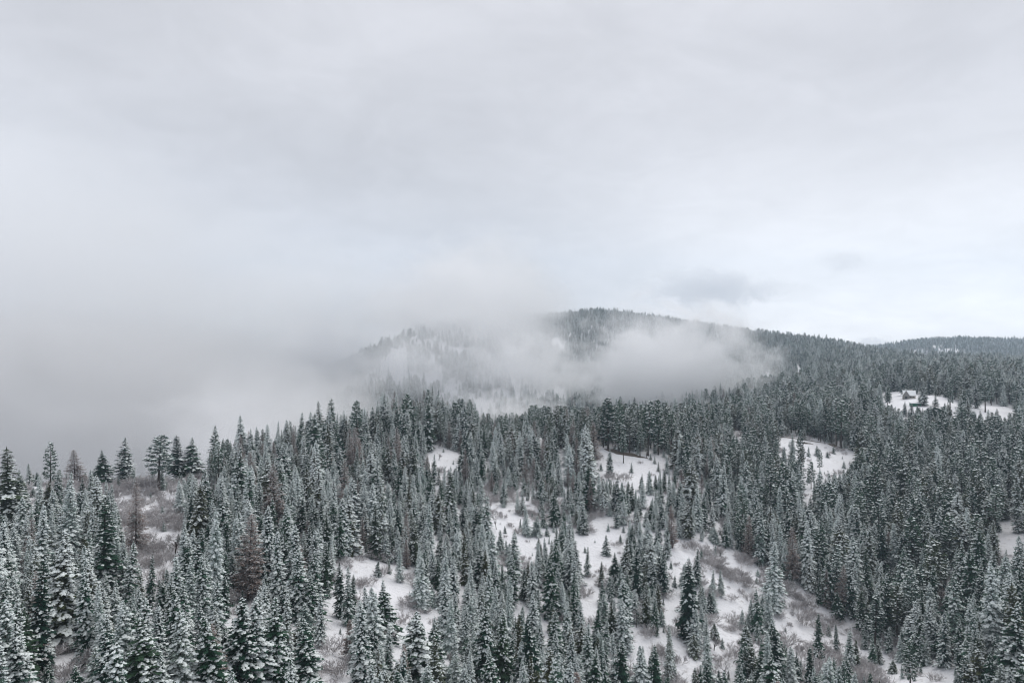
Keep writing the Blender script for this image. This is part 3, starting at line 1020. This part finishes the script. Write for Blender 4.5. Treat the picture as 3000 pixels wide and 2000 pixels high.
def pick(look_w):
    s = rnd.random() * sum(w for _, w in look_w)
    for l, w in look_w:
        s -= w
        if s <= 0:
            return l
    return look_w[-1][0]


for x, y, z, r, h, px, py in scatter():
    pn = float(vnoise([x], [y], 55, 21)[0])
    if r > 1200:
        w = [('fir_dark', 2), ('fir_mid', 4), ('fir_snowy', 3), ('pine', 3)]
    elif 1050 < px < 1850 and 470 < r < 720:
        w = [('pine', 7), ('fir_mid', 3), ('larch', .4), ('fir_dark', 1)]
    elif px > 1680 and r > 430:
        w = [('pine', 6), ('fir_mid', 4), ('fir_dark', 1.5), ('fir_snowy', 1), ('bare', .4)]
    elif px > 1680:
        w = [('fir_mid', 5), ('fir_dark', 3), ('fir_snowy', 2.5), ('pine', 1.5), ('larch', .25), ('bare', .6)]
    elif py < 1150:
        w = [('fir_snowy', 3), ('fir_mid', 4), ('fir_dark', 2), ('pine', 1.5), ('larch', 2.0), ('bare', 1.3)]
    elif px < 880:
        w = [('fir_snowy', 7), ('fir_mid', 4), ('fir_dark', .8 + 1.3 * pn), ('larch', .6), ('bare', 1.5)]
    else:
        w = [('fir_snowy', 6), ('fir_mid', 3), ('fir_dark', 1.5 + 2.5 * pn), ('larch', .2), ('bare', .9)]
    look = pick(w)
    if look == 'bare':
        h = rnd.uniform(6, 11)
    elif h < 9.5 and look != 'pine' and r < 700:
        look = 'young'
    T.append(dict(x=x, y=y, z=z, h=h, look=look, var=rnd.randrange(len(PROTO[look])), rot=rnd.uniform(0, 6.28), label=None, hero=False))


# brush: thickets, and odd shrubs between the trees
def brush():
    for d0, d1, sp in ((80, 420, 2.3), (420, 720, 4.0)):
        xs = np.arange(-d1 * .8, d1 * .8, sp)
        ys = np.arange(d0, d1, sp)
        gx, gy = np.meshgrid(xs, ys)
        x = gx.ravel() + rs.uniform(-.5, .5, gx.size) * sp
        y = gy.ravel() + rs.uniform(-.5, .5, gx.size) * sp
        k = (np.hypot(x, y) < d1) & (np.hypot(x, y) >= d0) & (np.abs(np.arctan2(x, y)) < .66)
        x, y = x[k], y[k]
        z = ground_z(x, y)
        px, py = CX + FPX * x / y, CY - FPX * z / y
        dens = 0.15 * np.clip((vnoise(x, y, 20, 31) - .30) * 2.5, 0.10, 1)
        for poly, d in BRUSH:
            ins = in_poly(px, py, poly)
            dens = np.where(ins, d * 0.42 * (0.30 + 1.1 * vnoise(x, y, 9, 33)), dens)
        op = np.zeros(len(x), bool)
        for i, poly in enumerate(OPEN):
            if i not in (1, 11):
                op |= in_poly(px, py - 3, poly)
        dens = np.where(op, dens * .45 + .012, dens)
        k = rs.uniform(0, 1, len(x)) < dens
        for a in zip(x[k], y[k], z[k]):
            yield a


for x, y, z in brush():
    h = 1.5 + 5.0 * rnd.random() ** 1.4
    T.append(dict(x=x, y=y, z=z, h=h, look='shrub', var=rnd.randrange(3), rot=rnd.uniform(0, 6.28), label=None, hero=False))

# saplings and seedlings scattered over the openings
def saplings():
    for d0, d1, sp in ((90, 420, 5.5), (420, 800, 8.0)):
        xs = np.arange(-d1 * .8, d1 * .8, sp)
        ys = np.arange(d0, d1, sp)
        gx, gy = np.meshgrid(xs, ys)
        x = gx.ravel() + rs.uniform(-.5, .5, gx.size) * sp
        y = gy.ravel() + rs.uniform(-.5, .5, gx.size) * sp
        k = (np.hypot(x, y) < d1) & (np.hypot(x, y) >= d0) & (np.abs(np.arctan2(x, y)) < .66)
        x, y = x[k], y[k]
        z = ground_z(x, y)
        px, py = CX + FPX * x / y, CY - FPX * z / y
        op = np.zeros(len(x), bool)
        for i, poly in enumerate(OPEN[:16]):
            op |= in_poly(px, py, poly)
        k = (rs.uniform(0, 1, len(x)) < np.where(op, .13, .17))
        for a in zip(x[k], y[k], z[k]):
            yield a


for x, y, z in saplings():
    T.append(dict(x=x, y=y, z=z, h=1.2 + 4.6 * rnd.random() ** 1.6, look='young', var=rnd.randrange(2), rot=rnd.uniform(0, 6.28), label=None, hero=False))

# ------------------------------------------------------------------ which trees the photograph shows, and how much of each (near to far)
W2, H2 = 784, 523
K2 = W2 / 2352.0
cover = np.zeros((H2, W2), bool)
order = sorted(range(len(T)), key=lambda i: T[i]['y'])
for i in order:
    t = T[i]
    X, yb = to_px(t['x'], t['y'], t['z'])
    _, yt = to_px(t['x'], t['y'], t['z'] + t['h'])
    wr = {'shrub': .45, 'bare': .3, 'pine': .12, 'young': .17}.get(t['look'], .13) * t['h'] * FPX / t['y']
    x0, x1 = int((X - wr) * K2), int((X + wr) * K2) + 1
    y0, y1 = int(yt * K2), int(yb * K2) + 1
    t['px'] = (X, yt, yb)
    vis = 0
    if x1 > 0 and x0 < W2 and y1 > 0 and y0 < H2:
        xa, xb, ya, yb2 = max(x0, 0), min(x1, W2), max(y0, 0), min(y1, H2)
        sub = cover[ya:yb2, xa:xb]
        if t['look'] in ('shrub',):
            mask = np.ones(sub.shape, bool)
        else:
            yy = (np.arange(ya, yb2)[:, None] - y0 + 1) / max(1, y1 - y0)
            xx = np.abs((np.arange(xa, xb)[None] - (x0 + x1 - 1) / 2)) / max(.5, (x1 - x0) / 2)
            mask = xx <= yy + .15
        new = mask & ~sub
        vis = int(new.sum())
        if t['look'] not in ('shrub', 'bare', 'larch'):
            sub |= mask
    t['vis'] = vis

LIMIT = {'fir_tree': 290, 'pine_tree': 290, 'larch_tree': 150, 'bare_tree': 200, 'young_fir': 260, 'bare_shrub': 290}
single, mass = [], []
for kind, lim in LIMIT.items():
    c = [t for t in T if KIND[t['look']] == kind]
    c.sort(key=lambda t: (not t['hero'], -t['vis']))
    s = [t for t in c[:lim] if t['hero'] or t['vis'] > 3]
    ids = {id(t) for t in s}
    single += s
    mass += [t for t in c if id(t) not in ids]
    print(kind, len(c), 'single', len(s), 'vis of last', s[-1]['vis'] if s else None, 'visible in mass', sum(1 for t in c if id(t) not in ids and t['vis'] > 12))

# ------------------------------------------------------------------ trees that stand for themselves
GROUPS = {'fir_tree': 'snowy firs on the slope', 'pine_tree': 'pines of the ridge and the far forest', 'larch_tree': 'brown leafless larches among the firs',
          'bare_tree': 'frosted leafless trees among the firs', 'young_fir': 'young firs', 'bare_shrub': 'bare shrubs in the snow'}
CATS = {'fir_tree': 'fir tree', 'pine_tree': 'pine tree', 'larch_tree': 'larch tree', 'bare_tree': 'leafless tree', 'young_fir': 'young fir', 'bare_shrub': 'shrub'}


def plant(t):
    kind = KIND[t['look']]
    pr = PROTO[t['look']][t['var']]
    o = bpy.data.objects.new(kind, None)
    o.empty_display_size = 0.5
    s = t['h'] / pr['H']
    wide = t.get('wide', 1.0)
    o.location = (t['x'], t['y'], t['z'] - 0.05)
    o.rotation_euler = (t.get('tx', 0), t.get('ty', 0), t['rot'])
    o.scale = (s * wide, s * wide, s)
    o['category'] = CATS[kind]
    o['group'] = GROUPS[kind]
    o['label'] = t['label'] or 'to be named'
    COL.objects.link(o)
    for part in ('trunk', 'crown', 'snow'):
        me = pr[part]
        nm = me.name.split('.')[0]
        c = bpy.data.objects.new(nm, me)
        c.parent = o
        if part == 'snow':
            c['kind'] = 'stuff'
        COL.objects.link(c)
    t['obj'] = o
    return o


for t in single + mass:
    q = random.Random(int(t['x'] * 13 + t['y'] * 7))
    t['wide'] = t.get('ridge', 1.0) * q.uniform(.82, 1.42) * (1.28 if t['y'] > 650 else 1.0) * (1.0 if t['h'] > 12 else 1.12)
    t['tx'], t['ty'] = q.gauss(0, .026), q.gauss(0, .026)

LANDMARK = [('the broad open ridge pine', 116, 1075), ('the bare-trunked ridge pine', 364, 1062), ('the brushy slope', 335, 1190), ('the large brown larch', 568, 1275),
            ('the snow chute', 760, 1490), ('the lone bare-stemmed fir', 918, 1295), ('the narrow middle gap', 1200, 1260), ('the lone bushy little fir', 1392, 1252),
            ('the tall snow strip', 1556, 1400), ('the dark pair on open snow', 1494, 1405), ('the solitary fir in the creek brush', 1921, 1465), ('the creek snow flat', 1860, 1455),
            ('the ridge clearing', 1430, 1055), ('the snowy meadow', 1905, 1045), ('the house', 2090, 905), ('the snow patch at the right edge', 2310, 1220),
            ('the bottom right corner', 2352, 1568), ('the bottom left corner', 0, 1568), ('the upper snow patch', 1025, 1047), ('the fog in front of the mountain', 1575, 900),
            ('the big dark fir by the brushy slope', 452, 1180), ('the tall dark fir at the bottom edge', 1152, 1505), ('the broad olive pine', 2061, 1410),
            ('the little bare-stemmed fir', 1388, 1396), ('the brown-topped conifer in the forest', 2041, 1258), ('the tree line of the left ridge', 700, 1010),
            ('the dark fir above the snow chute', 692, 1186), ('the small snow patch bottom left', 140, 1550), ('the top of the mountain', 1400, 715), ('the far blue hill', 2200, 785)]
ORD = 'nearest second third fourth fifth sixth seventh eighth ninth tenth eleventh twelfth thirteenth fourteenth fifteenth sixteenth seventeenth eighteenth nineteenth twentieth'.split() + ['twenty-' + w for w in 'first second third fourth fifth sixth seventh eighth ninth'.split()]
SECTOR = ['right of', 'above-right of', 'above', 'above-left of', 'left of', 'below-left of', 'below', 'below-right of']
NOUN = {'fir_tree': 'fir', 'pine_tree': 'pine', 'larch_tree': 'larch', 'bare_tree': 'leafless tree', 'young_fir': 'young fir', 'bare_shrub': 'shrub'}
ADJ = {'fir_snowy': 'snow-laden', 'fir_dark': 'dark', 'fir_mid': 'frosted', 'young': '', 'pine': 'snow-dusted', 'larch': 'brown', 'bare': 'frosted', 'shrub': 'grey-brown'}


def name_all():
    spots = {}
    for t in single:
        X, yt, yb = t['px']
        t['mid'] = (X, (yt + yb) / 2)
        for li, (nm, lx, ly) in enumerate(LANDMARK):
            dx, dy = t['mid'][0] - lx, ly - t['mid'][1]
            sec = int(round(math.atan2(dy, dx) / (math.pi / 4))) % 8
            spots.setdefault((li, sec, KIND[t['look']]), []).append((math.hypot(dx, dy), id(t)))
    rank = {}
    for k, v in spots.items():
        v.sort()
        for n, (d, i) in enumerate(v):
            rank[(i, k[0])] = (n, k[1], d)
    used = {t['label'] for t in single if t['label']}
    for t in single:
        if t['label']:
            continue
        best = sorted((n * 14 + d, li, n, sec) for li in range(len(LANDMARK)) for n, sec, d in (rank[(id(t), li)],))
        noun = NOUN[KIND[t['look']]]
        hp = t['px'][2] - t['px'][1]
        size = 'tall' if t['h'] > 21 else ('small' if t['h'] < (2.6 if t['look'] == 'shrub' else 13) else 'mid-sized')
        if t['look'] == 'young':
            size = 'little'
        for _, li, n, sec in best:
            if n >= len(ORD):
                continue
            lab = '%s %s, %s %s %s %s' % (size, (ADJ[t['look']] + ' ' + noun).strip(), ORD[n], noun if 0 < n < 20 else 'one', SECTOR[sec], LANDMARK[li][0])
            if lab not in used and len(lab.split()) <= 16:
                break
        used.add(lab)
        t['label'] = lab


name_all()
for t in single:
    plant(t)

# ------------------------------------------------------------------ the rest of the forest: one object, trees set on its points
def joined(pr, name):
    vs, fs, mi, mats = [], [], [], []
    for k, part in enumerate(('trunk', 'crown', 'snow')):
        me = pr[part]
        n = len(vs)
        vs += [tuple(v.co) for v in me.vertices]
        fs += [tuple(i + n for i in p.vertices) for p in me.polygons]
        mi += [k] * len(me.polygons)
        mats.append(me.materials[0])
    me = bpy.data.meshes.new(name)
    me.from_pydata(vs, [], fs)
    for m in mats:
        me.materials.append(m)
    me.polygons.foreach_set('material_index', mi)
    me.update()
    return me


def forest(name, trees, looks, label):
    src = bpy.data.collections.new(name + '_kinds')
    index, n = {}, 0
    for l in looks:
        for v, pr in enumerate(PROTO[l]):
            nm = '%s_%03d' % (name, n)
            src.objects.link(bpy.data.objects.new(nm, joined(pr, nm)))
            index[(l, v)] = n
            n += 1
    me = bpy.data.meshes.new(name)
    me.from_pydata([(t['x'], t['y'], t['z'] - .05) for t in trees], [], [])
    for an, ty, f in (('pick', 'INT', lambda t: index[(t['look'], t['var'])]),):
        a = me.attributes.new(an, ty, 'POINT')
        a.data.foreach_set('value', [f(t) for t in trees])
    a = me.attributes.new('turn', 'FLOAT_VECTOR', 'POINT')
    a.data.foreach_set('vector', [c for t in trees for c in (t['tx'], t['ty'], t['rot'])])
    a = me.attributes.new('size', 'FLOAT_VECTOR', 'POINT')
    a.data.foreach_set('vector', [c for t in trees for s in (t['h'] / PROTO[t['look']][t['var']]['H'],) for c in (s * t['wide'], s * t['wide'], s)])
    o = bpy.data.objects.new(name, me)
    o['kind'] = 'stuff'
    o['label'] = label
    COL.objects.link(o)
    ng = bpy.data.node_groups.new(name, 'GeometryNodeTree')
    ng.interface.new_socket('Geometry', in_out='INPUT', socket_type='NodeSocketGeometry')
    ng.interface.new_socket('Geometry', in_out='OUTPUT', socket_type='NodeSocketGeometry')
    N, L = ng.nodes, ng.links
    gi, go = N.new('NodeGroupInput'), N.new('NodeGroupOutput')
    ci = N.new('GeometryNodeCollectionInfo')
    ci.inputs['Collection'].default_value = src
    ci.inputs['Separate Children'].default_value = True
    ci.inputs['Reset Children'].default_value = True
    iop = N.new('GeometryNodeInstanceOnPoints')
    iop.inputs['Pick Instance'].default_value = True

    def attr(nm, ty):
        a = N.new('GeometryNodeInputNamedAttribute')
        a.data_type = ty
        a.inputs['Name'].default_value = nm
        return a.outputs['Attribute']
    L.new(gi.outputs[0], iop.inputs['Points'])
    L.new(ci.outputs[0], iop.inputs['Instance'])
    L.new(attr('pick', 'INT'), iop.inputs['Instance Index'])
    L.new(attr('turn', 'FLOAT_VECTOR'), iop.inputs['Rotation'])
    L.new(attr('size', 'FLOAT_VECTOR'), iop.inputs['Scale'])
    L.new(iop.outputs[0], go.inputs[0])
    md = o.modifiers.new('forest', 'NODES')
    md.node_group = ng
    return o


forest('conifer_forest', [t for t in mass if t['look'] != 'shrub'], [l for l in LOOKS if l != 'shrub'], 'dense snowy conifer forest covering the slopes and far ridges')
forest('undergrowth', [t for t in mass if t['look'] == 'shrub'], ['shrub'], 'bare grey-brown brush growing between the trees')

# ------------------------------------------------------------------ house, shed, road and dead wood
M['wall'] = mat_plain('house_wall', (0.30, 0.25, 0.18), (0.40, 0.34, 0.26), 1.0)
M['shingle'] = mat_plain('grey_shingle', (0.17, 0.16, 0.15), (0.25, 0.24, 0.225), 2.0)
M['pane'] = mat_plain('dark_glass', (0.02, 0.022, 0.026), (0.05, 0.055, 0.06), 1.0, 0.0, 0.2)
M['green'] = mat_plain('green_paint', (0.012, 0.10, 0.055), (0.02, 0.14, 0.08), 1.0)
M['trim'] = mat_plain('white_trim', (0.62, 0.62, 0.60), (0.75, 0.75, 0.73), 1.0)


def part(name, b, mat, parent, kind=None):
    o = bpy.data.objects.new(name, b.mesh(name, M[mat]))
    o.parent = parent
    if kind:
        o['kind'] = kind
    COL.objects.link(o)
    return o


def thing(name, label, cat, loc, rz=0.0, group=None):
    o = bpy.data.objects.new(name, None)
    o.location = loc
    o.rotation_euler = (0, 0, rz)
    o['label'] = label
    o['category'] = cat
    if group:
        o['group'] = group
    COL.objects.link(o)
    return o


def prism(b, x0, x1, prof, axis='x'):
    """extrude a closed profile (y, z) from x0 to x1 (axis x), or profile (x, z) along y"""
    n = len(b.v)
    k = len(prof)
    for e in (x0, x1):
        for p, z in prof:
            b.v.append(Vector((e, p, z)) if axis == 'x' else Vector((p, e, z)))
    b.f += [tuple(n + i for i in range(k))[::-1], tuple(n + k + i for i in range(k))]
    for i in range(k):
        j = (i + 1) % k
        b.f.append((n + i, n + j, n + k + j, n + k + i))


def house():
    p = see(2088, 914)
    h = thing('house', 'tan house with steep snowy roof and dark gable in a far clearing', 'house', (p.x, p.y, p.z), R(-24))
    b = MB()
    prism(b, -5.5, 5.5, [(-4, -1.5), (4, -1.5), (4, 3), (0, 7.4), (-4, 3)])
    part('wall', b, 'wall', h)
    b = MB()
    for sg in (-1, 1):     # two roof slopes with an overhang
        prism(b, -6.1, 6.1, [(sg * 4.7, 2.35), (0, 7.52), (0, 7.72), (sg * 4.7, 2.55)])
    r = part('roof', b, 'shingle', h)
    b = MB()
    for sg in (-1, 1):
        prism(b, -6.0, 6.0, [(sg * 4.6, 2.67), (0, 7.73), (0, 8.05), (sg * 4.6, 2.98)])
    part('roof_snow', b, 'snow', r)
    b = MB()               # the cross gable, its dark face towards the valley
    prism(b, -6.5, 0.5, [(-6.0, -1.5), (-0.2, -1.5), (-0.2, 3.2), (-3.1, 8.0), (-6.0, 3.2)], 'y')
    part('gable_wall', b, 'shingle', h)
    b = MB()
    for sg in (-1, 1):
        prism(b, -7.0, 0.5, [(-3.1 + sg * 3.5, 2.75), (-3.1, 8.12), (-3.1, 8.45), (-3.1 + sg * 3.5, 3.1)], 'y')
    part('gable_snow', b, 'snow', h)
    for x in (1.2, 3.6):
        b = MB()
        b.box((x - .8, -4.10, .9), (x + .8, -4.02, 2.2))
        f = part('window', b, 'trim', h)
        b = MB()
        b.box((x - .68, -4.14, 1.02), (x + .68, -4.105, 2.08))
        part('pane', b, 'pane', f)
    for y in (-1.6, 1.4):
        b = MB()
        b.box((5.52, y - .6, .8), (5.60, y + .6, 2.2))
        f = part('window', b, 'trim', h)
        b = MB()
        b.box((5.605, y - .48, .92), (5.64, y + .48, 2.08))
        part('pane', b, 'pane', f)
    b = MB()
    b.box((2.2, .3, 5.6), (3.1, 1.2, 8.6))
    part('chimney', b, 'wall', h)
    b = MB()
    b.box((-4.1, -6.60, 0), (-2.1, -6.52, 2.1))
    part('door', b, 'pane', h)
    b = MB()
    b.box((-.1, -6.2, -1.4), (5.4, -4.7, .25))
    d = part('deck', b, 'log', h)
    b = MB()
    b.box((0.0, -6.1, .253), (5.3, -4.75, .42))
    part('deck_snow', b, 'snow', d)


house()
p = see(2102, 932)
sh = thing('shed', 'low green shed with a flat snowy roof below the tan house', 'shed', (p.x, p.y, p.z), R(-12))
b = MB()
b.box((-4.4, -2.4, -1.5), (4.4, 2.4, 2.6))
part('wall', b, 'green', sh)
b = MB()
prism(b, -4.8, 4.8, [(-2.9, 2.55), (2.9, 3.25), (2.9, 3.45), (-2.9, 2.75)])
r_ = part('roof', b, 'shingle', sh)
b = MB()
prism(b, -4.75, 4.75, [(-2.85, 2.77), (2.85, 3.46), (2.85, 3.85), (-2.85, 3.12)])
part('roof_snow', b, 'snow', r_)
b = MB()
b.box((1.2, -2.46, -.2), (3.4, -2.41, 2.0))
part('door', b, 'pane', sh)


def strip(name, label, pts, width, height, mat, seed):
    """uneven bank of bare earth, or a track, that follows the ground"""
    r = random.Random(seed)
    b = MB()
    P = [see(*q) for q in pts]
    line = []
    for a, c in zip(P[:-1], P[1:]):
        n = max(3, int((c - a).length / 2.5))
        line += [a.lerp(c, i / n) for i in range(n)]
    line.append(P[-1])
    n0 = len(b.v)
    for i, q in enumerate(line):
        d = line[min(i + 1, len(line) - 1)] - line[max(i - 1, 0)]
        s_ = Vector((-d.y, d.x, 0)).normalized()
        e = min(1, min(i, len(line) - 1 - i) / 3)
        w = width * (.35 + .65 * e) * r.uniform(.7, 1.25)
        hh = height * e * r.uniform(.6, 1.3)
        for f, z in ((-1.0, -.35), (-.55, .45), (.2, 1.0), (1.0, .25)):
            x, y = q.x + s_.x * f * w, q.y + s_.y * f * w
            b.v.append(Vector((x, y, gz(x, y) + (.07 if f > -1 and f < 1 else -.10) + hh * max(z, 0))))
    for i in range(len(line) - 1):
        for k in range(3):
            a = n0 + i * 4 + k
            b.f.append((a, a + 1, a + 5, a + 4))
    o = bpy.data.objects.new(name, b.mesh(name, M[mat], True))
    o['kind'] = 'structure'
    o['label'] = label
    COL.objects.link(o)


strip('earth_bank', 'bare brown bank under the pines of the ridge clearing', [(1388, 1030), (1420, 1040), (1455, 1046), (1488, 1052)], 3.0, 1.1, 'bank', 1)
strip('earth_bank', 'bare brown bank under the pines by the snowy meadow', [(1818, 1012), (1850, 1018), (1868, 1020)], 1.8, 0.8, 'bank', 2)
strip('earth_bank', 'dark brushy bank at the upper corner of the snowy meadow', [(1900, 1018), (1920, 1026), (1938, 1032)], 2.6, 1.2, 'bank', 3)
strip('track', 'narrow dark track along the top of the snowy meadow', [(1772, 999), (1800, 1004), (1850, 1010), (1898, 1017)], 1.5, 0.1, 'bank', 4)


def log(label, a, c, rad, snow):
    A, B = see(*a), see(*c)
    o = thing('fallen_log', label, 'log', A, 0, 'fallen logs on the snow')
    B = B - A
    up = Vector((0, 0, rad * .8))
    b = MB()
    b.tube([up, B * .5 + up * 1.25, B + up], [rad, rad * .8, rad * .45], 7)
    for f in (.35, .6, .8):
        s_ = Vector((rnd.uniform(-1, 1), rnd.uniform(-1, 1), .9)).normalized()
        b.tube([B * f + up, B * f + up + s_ * rad * 3.5], [rad * .2, rad * .06], 4)
    part('trunk', b, 'log', o)
    if snow:
        b = MB()
        b.tube([up * 1.9, B * .5 + up * 2.1, B + up * 1.5], [rad * .8, rad * .75, rad * .4], 6)
        part('snow', b, 'snow', o)


log('snow-covered fallen log slanting down the brushy slope', (362, 1182), (379, 1209), .35, True)
log('short snowy log lying lower on the brushy slope', (408, 1268), (420, 1276), .3, True)
log('dark log lying in the middle snow clearing', (1333, 1228), (1352, 1229), .35, False)
log('dark fallen log at the forest edge above the creek brush', (1842, 1342), (1873, 1357), .6, False)
p = see(316, 1161)
st_ = thing('tree_stump', 'black broken stump standing on the brushy slope', 'stump', p)
b = MB()
b.tube([Vector((0, 0, -.4)), Vector((0, 0, .5)), Vector((.05, 0, 1.3)), Vector((.1, .05, 1.7))], [.62, .46, .42, .22], 8)
part('trunk', b, 'log', st_)
b = MB()
b.lump(Vector((-.3, 0, 1.62)), Vector((.45, .1, 1.66)), Vector((0, 1, 0)), .3, .22)
part('snow', b, 'snow', st_)

# ------------------------------------------------------------------ fog banks and low cloud: real volumes that thin out to nothing at their edges
def fog(name, label, loc, radii, dens, scale, amp, soft, rotz=0.0, step=1.0, cat=None, seed=0.0, white=0.97):
    m = bpy.data.materials.new(name)
    m.use_nodes = True
    t = NT(m.node_tree)
    tc = t.add('ShaderNodeTexCoord')
    oc = tc.outputs['Object']
    r = t.vmath('LENGTH', oc, (0, 0, 0), 1)
    g = t.add('ShaderNodeNewGeometry')
    p = t.vmath('ADD', g.outputs['Position'], (seed * 371.0, seed * 173.0, seed * 57.0))
    n = t.noise(t.vmath('MULTIPLY', p, (1.0, 1.0, 1.5)), 1.0 / scale, 5.0, 0.58, 0.9)
    n = t.ramp(n, 0.28, 0.72, 0.0, 1.0, False)
    e = t.math('SUBTRACT', t.math('SUBTRACT', 1.0, r), t.math('MULTIPLY', n, amp))
    d = t.ramp(e, 0.0, soft, 0.0, 1.0)
    d = t.math('MULTIPLY', d, dens)
    v = t.add('ShaderNodeVolumePrincipled')
    v.inputs['Color'].default_value = (white, white + 0.002, white + 0.006, 1)
    t.put(v.inputs['Density'], d)
    v.inputs['Anisotropy'].default_value = 0.0
    o_ = t.add('ShaderNodeOutputMaterial')
    t.t.links.new(v.outputs[0], o_.inputs['Volume'])
    m.cycles.volume_step_rate = step
    import bmesh
    bm = bmesh.new()
    bmesh.ops.create_icosphere(bm, subdivisions=3, radius=1.02)
    me = bpy.data.meshes.new(name)
    bm.to_mesh(me)
    bm.free()
    me.materials.append(m)
    o = bpy.data.objects.new(name, me)
    o.location = loc
    o.scale = radii
    o.rotation_euler = (0, 0, rotz)
    o['kind'] = 'stuff'
    o['label'] = label
    COL.objects.link(o)
    return o


def at(X, Y, D):
    return ((X - CX) / FPX * D, D, (CY - Y) / FPX * D)


fog('fog_bank', 'grey fog bank filling the valley behind the left ridge', (-1190, 1500, 20), (980, 1010, 600), 0.0062, 300, 0.25, 0.85, 0.0, 0.35, seed=1, white=0.955)
fog('fog_bank', 'low dense fog close behind the left ridge', (-640, 920, -85), (540, 480, 165), 0.016, 140, 0.30, 0.55, 0.0, 0.3, seed=7, white=0.80)
fog('fog_bank', 'fog reaching up to the firs of the left ridge', at(670, 980, 590), (160, 140, 82), 0.016, 55, 0.55, 0.5, 0.0, 0.35, seed=6, white=0.88)
fog('fog_bank', 'mist sifting through the tree tops of the left ridge', at(690, 985, 500), (105, 75, 46), 0.017, 40, 0.60, 0.6, 0.0, 0.4, seed=25, white=0.95)
fog('fog_bank', 'fog swallowing the left foot of the mountain', at(720, 840, 1380), (190, 170, 150), 0.016, 90, 0.45, 0.55, 0.0, 0.35, seed=26, white=0.985)
fog('fog_bank', 'fog bank hanging behind the snowy spur', at(690, 770, 2150), (640, 400, 400), 0.0050, 240, 0.35, 0.7, 0.0, 0.3, seed=14, white=0.996)
fog('fog_bank', 'cloud lying over the left shoulder of the mountain', at(1075, 715, 1680), (345, 430, 185), 0.0135, 120, 0.50, 0.55, 0.0, 0.3, seed=2, white=0.975)
fog('fog_bank', 'high cloud trailing left of the mountain top', at(1130, 640, 2400), (420, 380, 260), 0.0065, 170, 0.6, 0.6, 0.0, 0.35, seed=22, white=0.99)
fog('fog_bank', 'thick pale fog ball in front of the mountain', at(1540, 850, 1080), (215, 155, 150), 0.032, 75, 0.60, 0.45, 0.0, 0.35, seed=3)
fog('fog_bank', 'torn fog drifting between the spur and the mountain', at(1225, 850, 1350), (230, 220, 130), 0.016, 80, 0.75, 0.50, 0.0, 0.35, seed=4)
fog('fog_bank', 'thin veil of fog before the spur and the mountain flank', at(1060, 830, 1150), (330, 120, 185), 0.0085, 110, 0.50, 0.55, 0.0, 0.35, seed=17, white=0.975)
fog('fog_bank', 'ragged wisp of fog on the forest right of the fog ball', at(1745, 850, 1250), (85, 90, 85), 0.014, 40, 0.85, 0.5, 0.0, 0.4, seed=12)
fog('fog_bank', 'thin mist over the pine tops of the ridge', at(1170, 950, 590), (80, 60, 30), 0.030, 24, 0.75, 0.45, 0.0, 0.4, seed=5)
fog('fog_bank', 'faint mist clinging to the snowy spur', at(930, 865, 1330), (210, 110, 105), 0.021, 60, 0.75, 0.55, 0.0, 0.4, seed=15)
fog('cloud', 'long grey cloud wisp above the right shoulder of the mountain', at(1645, 664, 8000), (1450, 520, 320), 0.02, 420, 0.75, 0.8, R(-4), 0.5, seed=8, white=0.93)
fog('cloud', 'small grey cloud scrap right of the long wisp', at(1940, 598, 8000), (560, 300, 260), 0.0036, 220, 0.75, 0.8, 0.0, 0.5, seed=9, white=0.95)
fog('cloud', 'low pale cloud rising behind the right ridge', at(2010, 805, 7200), (420, 250, 230), 0.014, 130, 0.65, 0.45, 0.0, 0.5, seed=10)

# ------------------------------------------------------------------ the air itself: one even haze round everything
def haze():
    m = bpy.data.materials.new('haze')
    m.use_nodes = True
    t = NT(m.node_tree)
    v = t.add('ShaderNodeVolumePrincipled')
    v.inputs['Color'].default_value = (0.72, 0.86, 1.0, 1)
    v.inputs['Density'].default_value = 0.0001
    o_ = t.add('ShaderNodeOutputMaterial')
    t.t.links.new(v.outputs[0], o_.inputs['Volume'])
    b = MB()
    b.box((-6100, -6100, -420), (6100, 6100, 660))
    o = bpy.data.objects.new('haze', b.mesh('haze', m))
    o['kind'] = 'stuff'
    o['label'] = 'thin winter haze in the air'
    COL.objects.link(o)


haze()
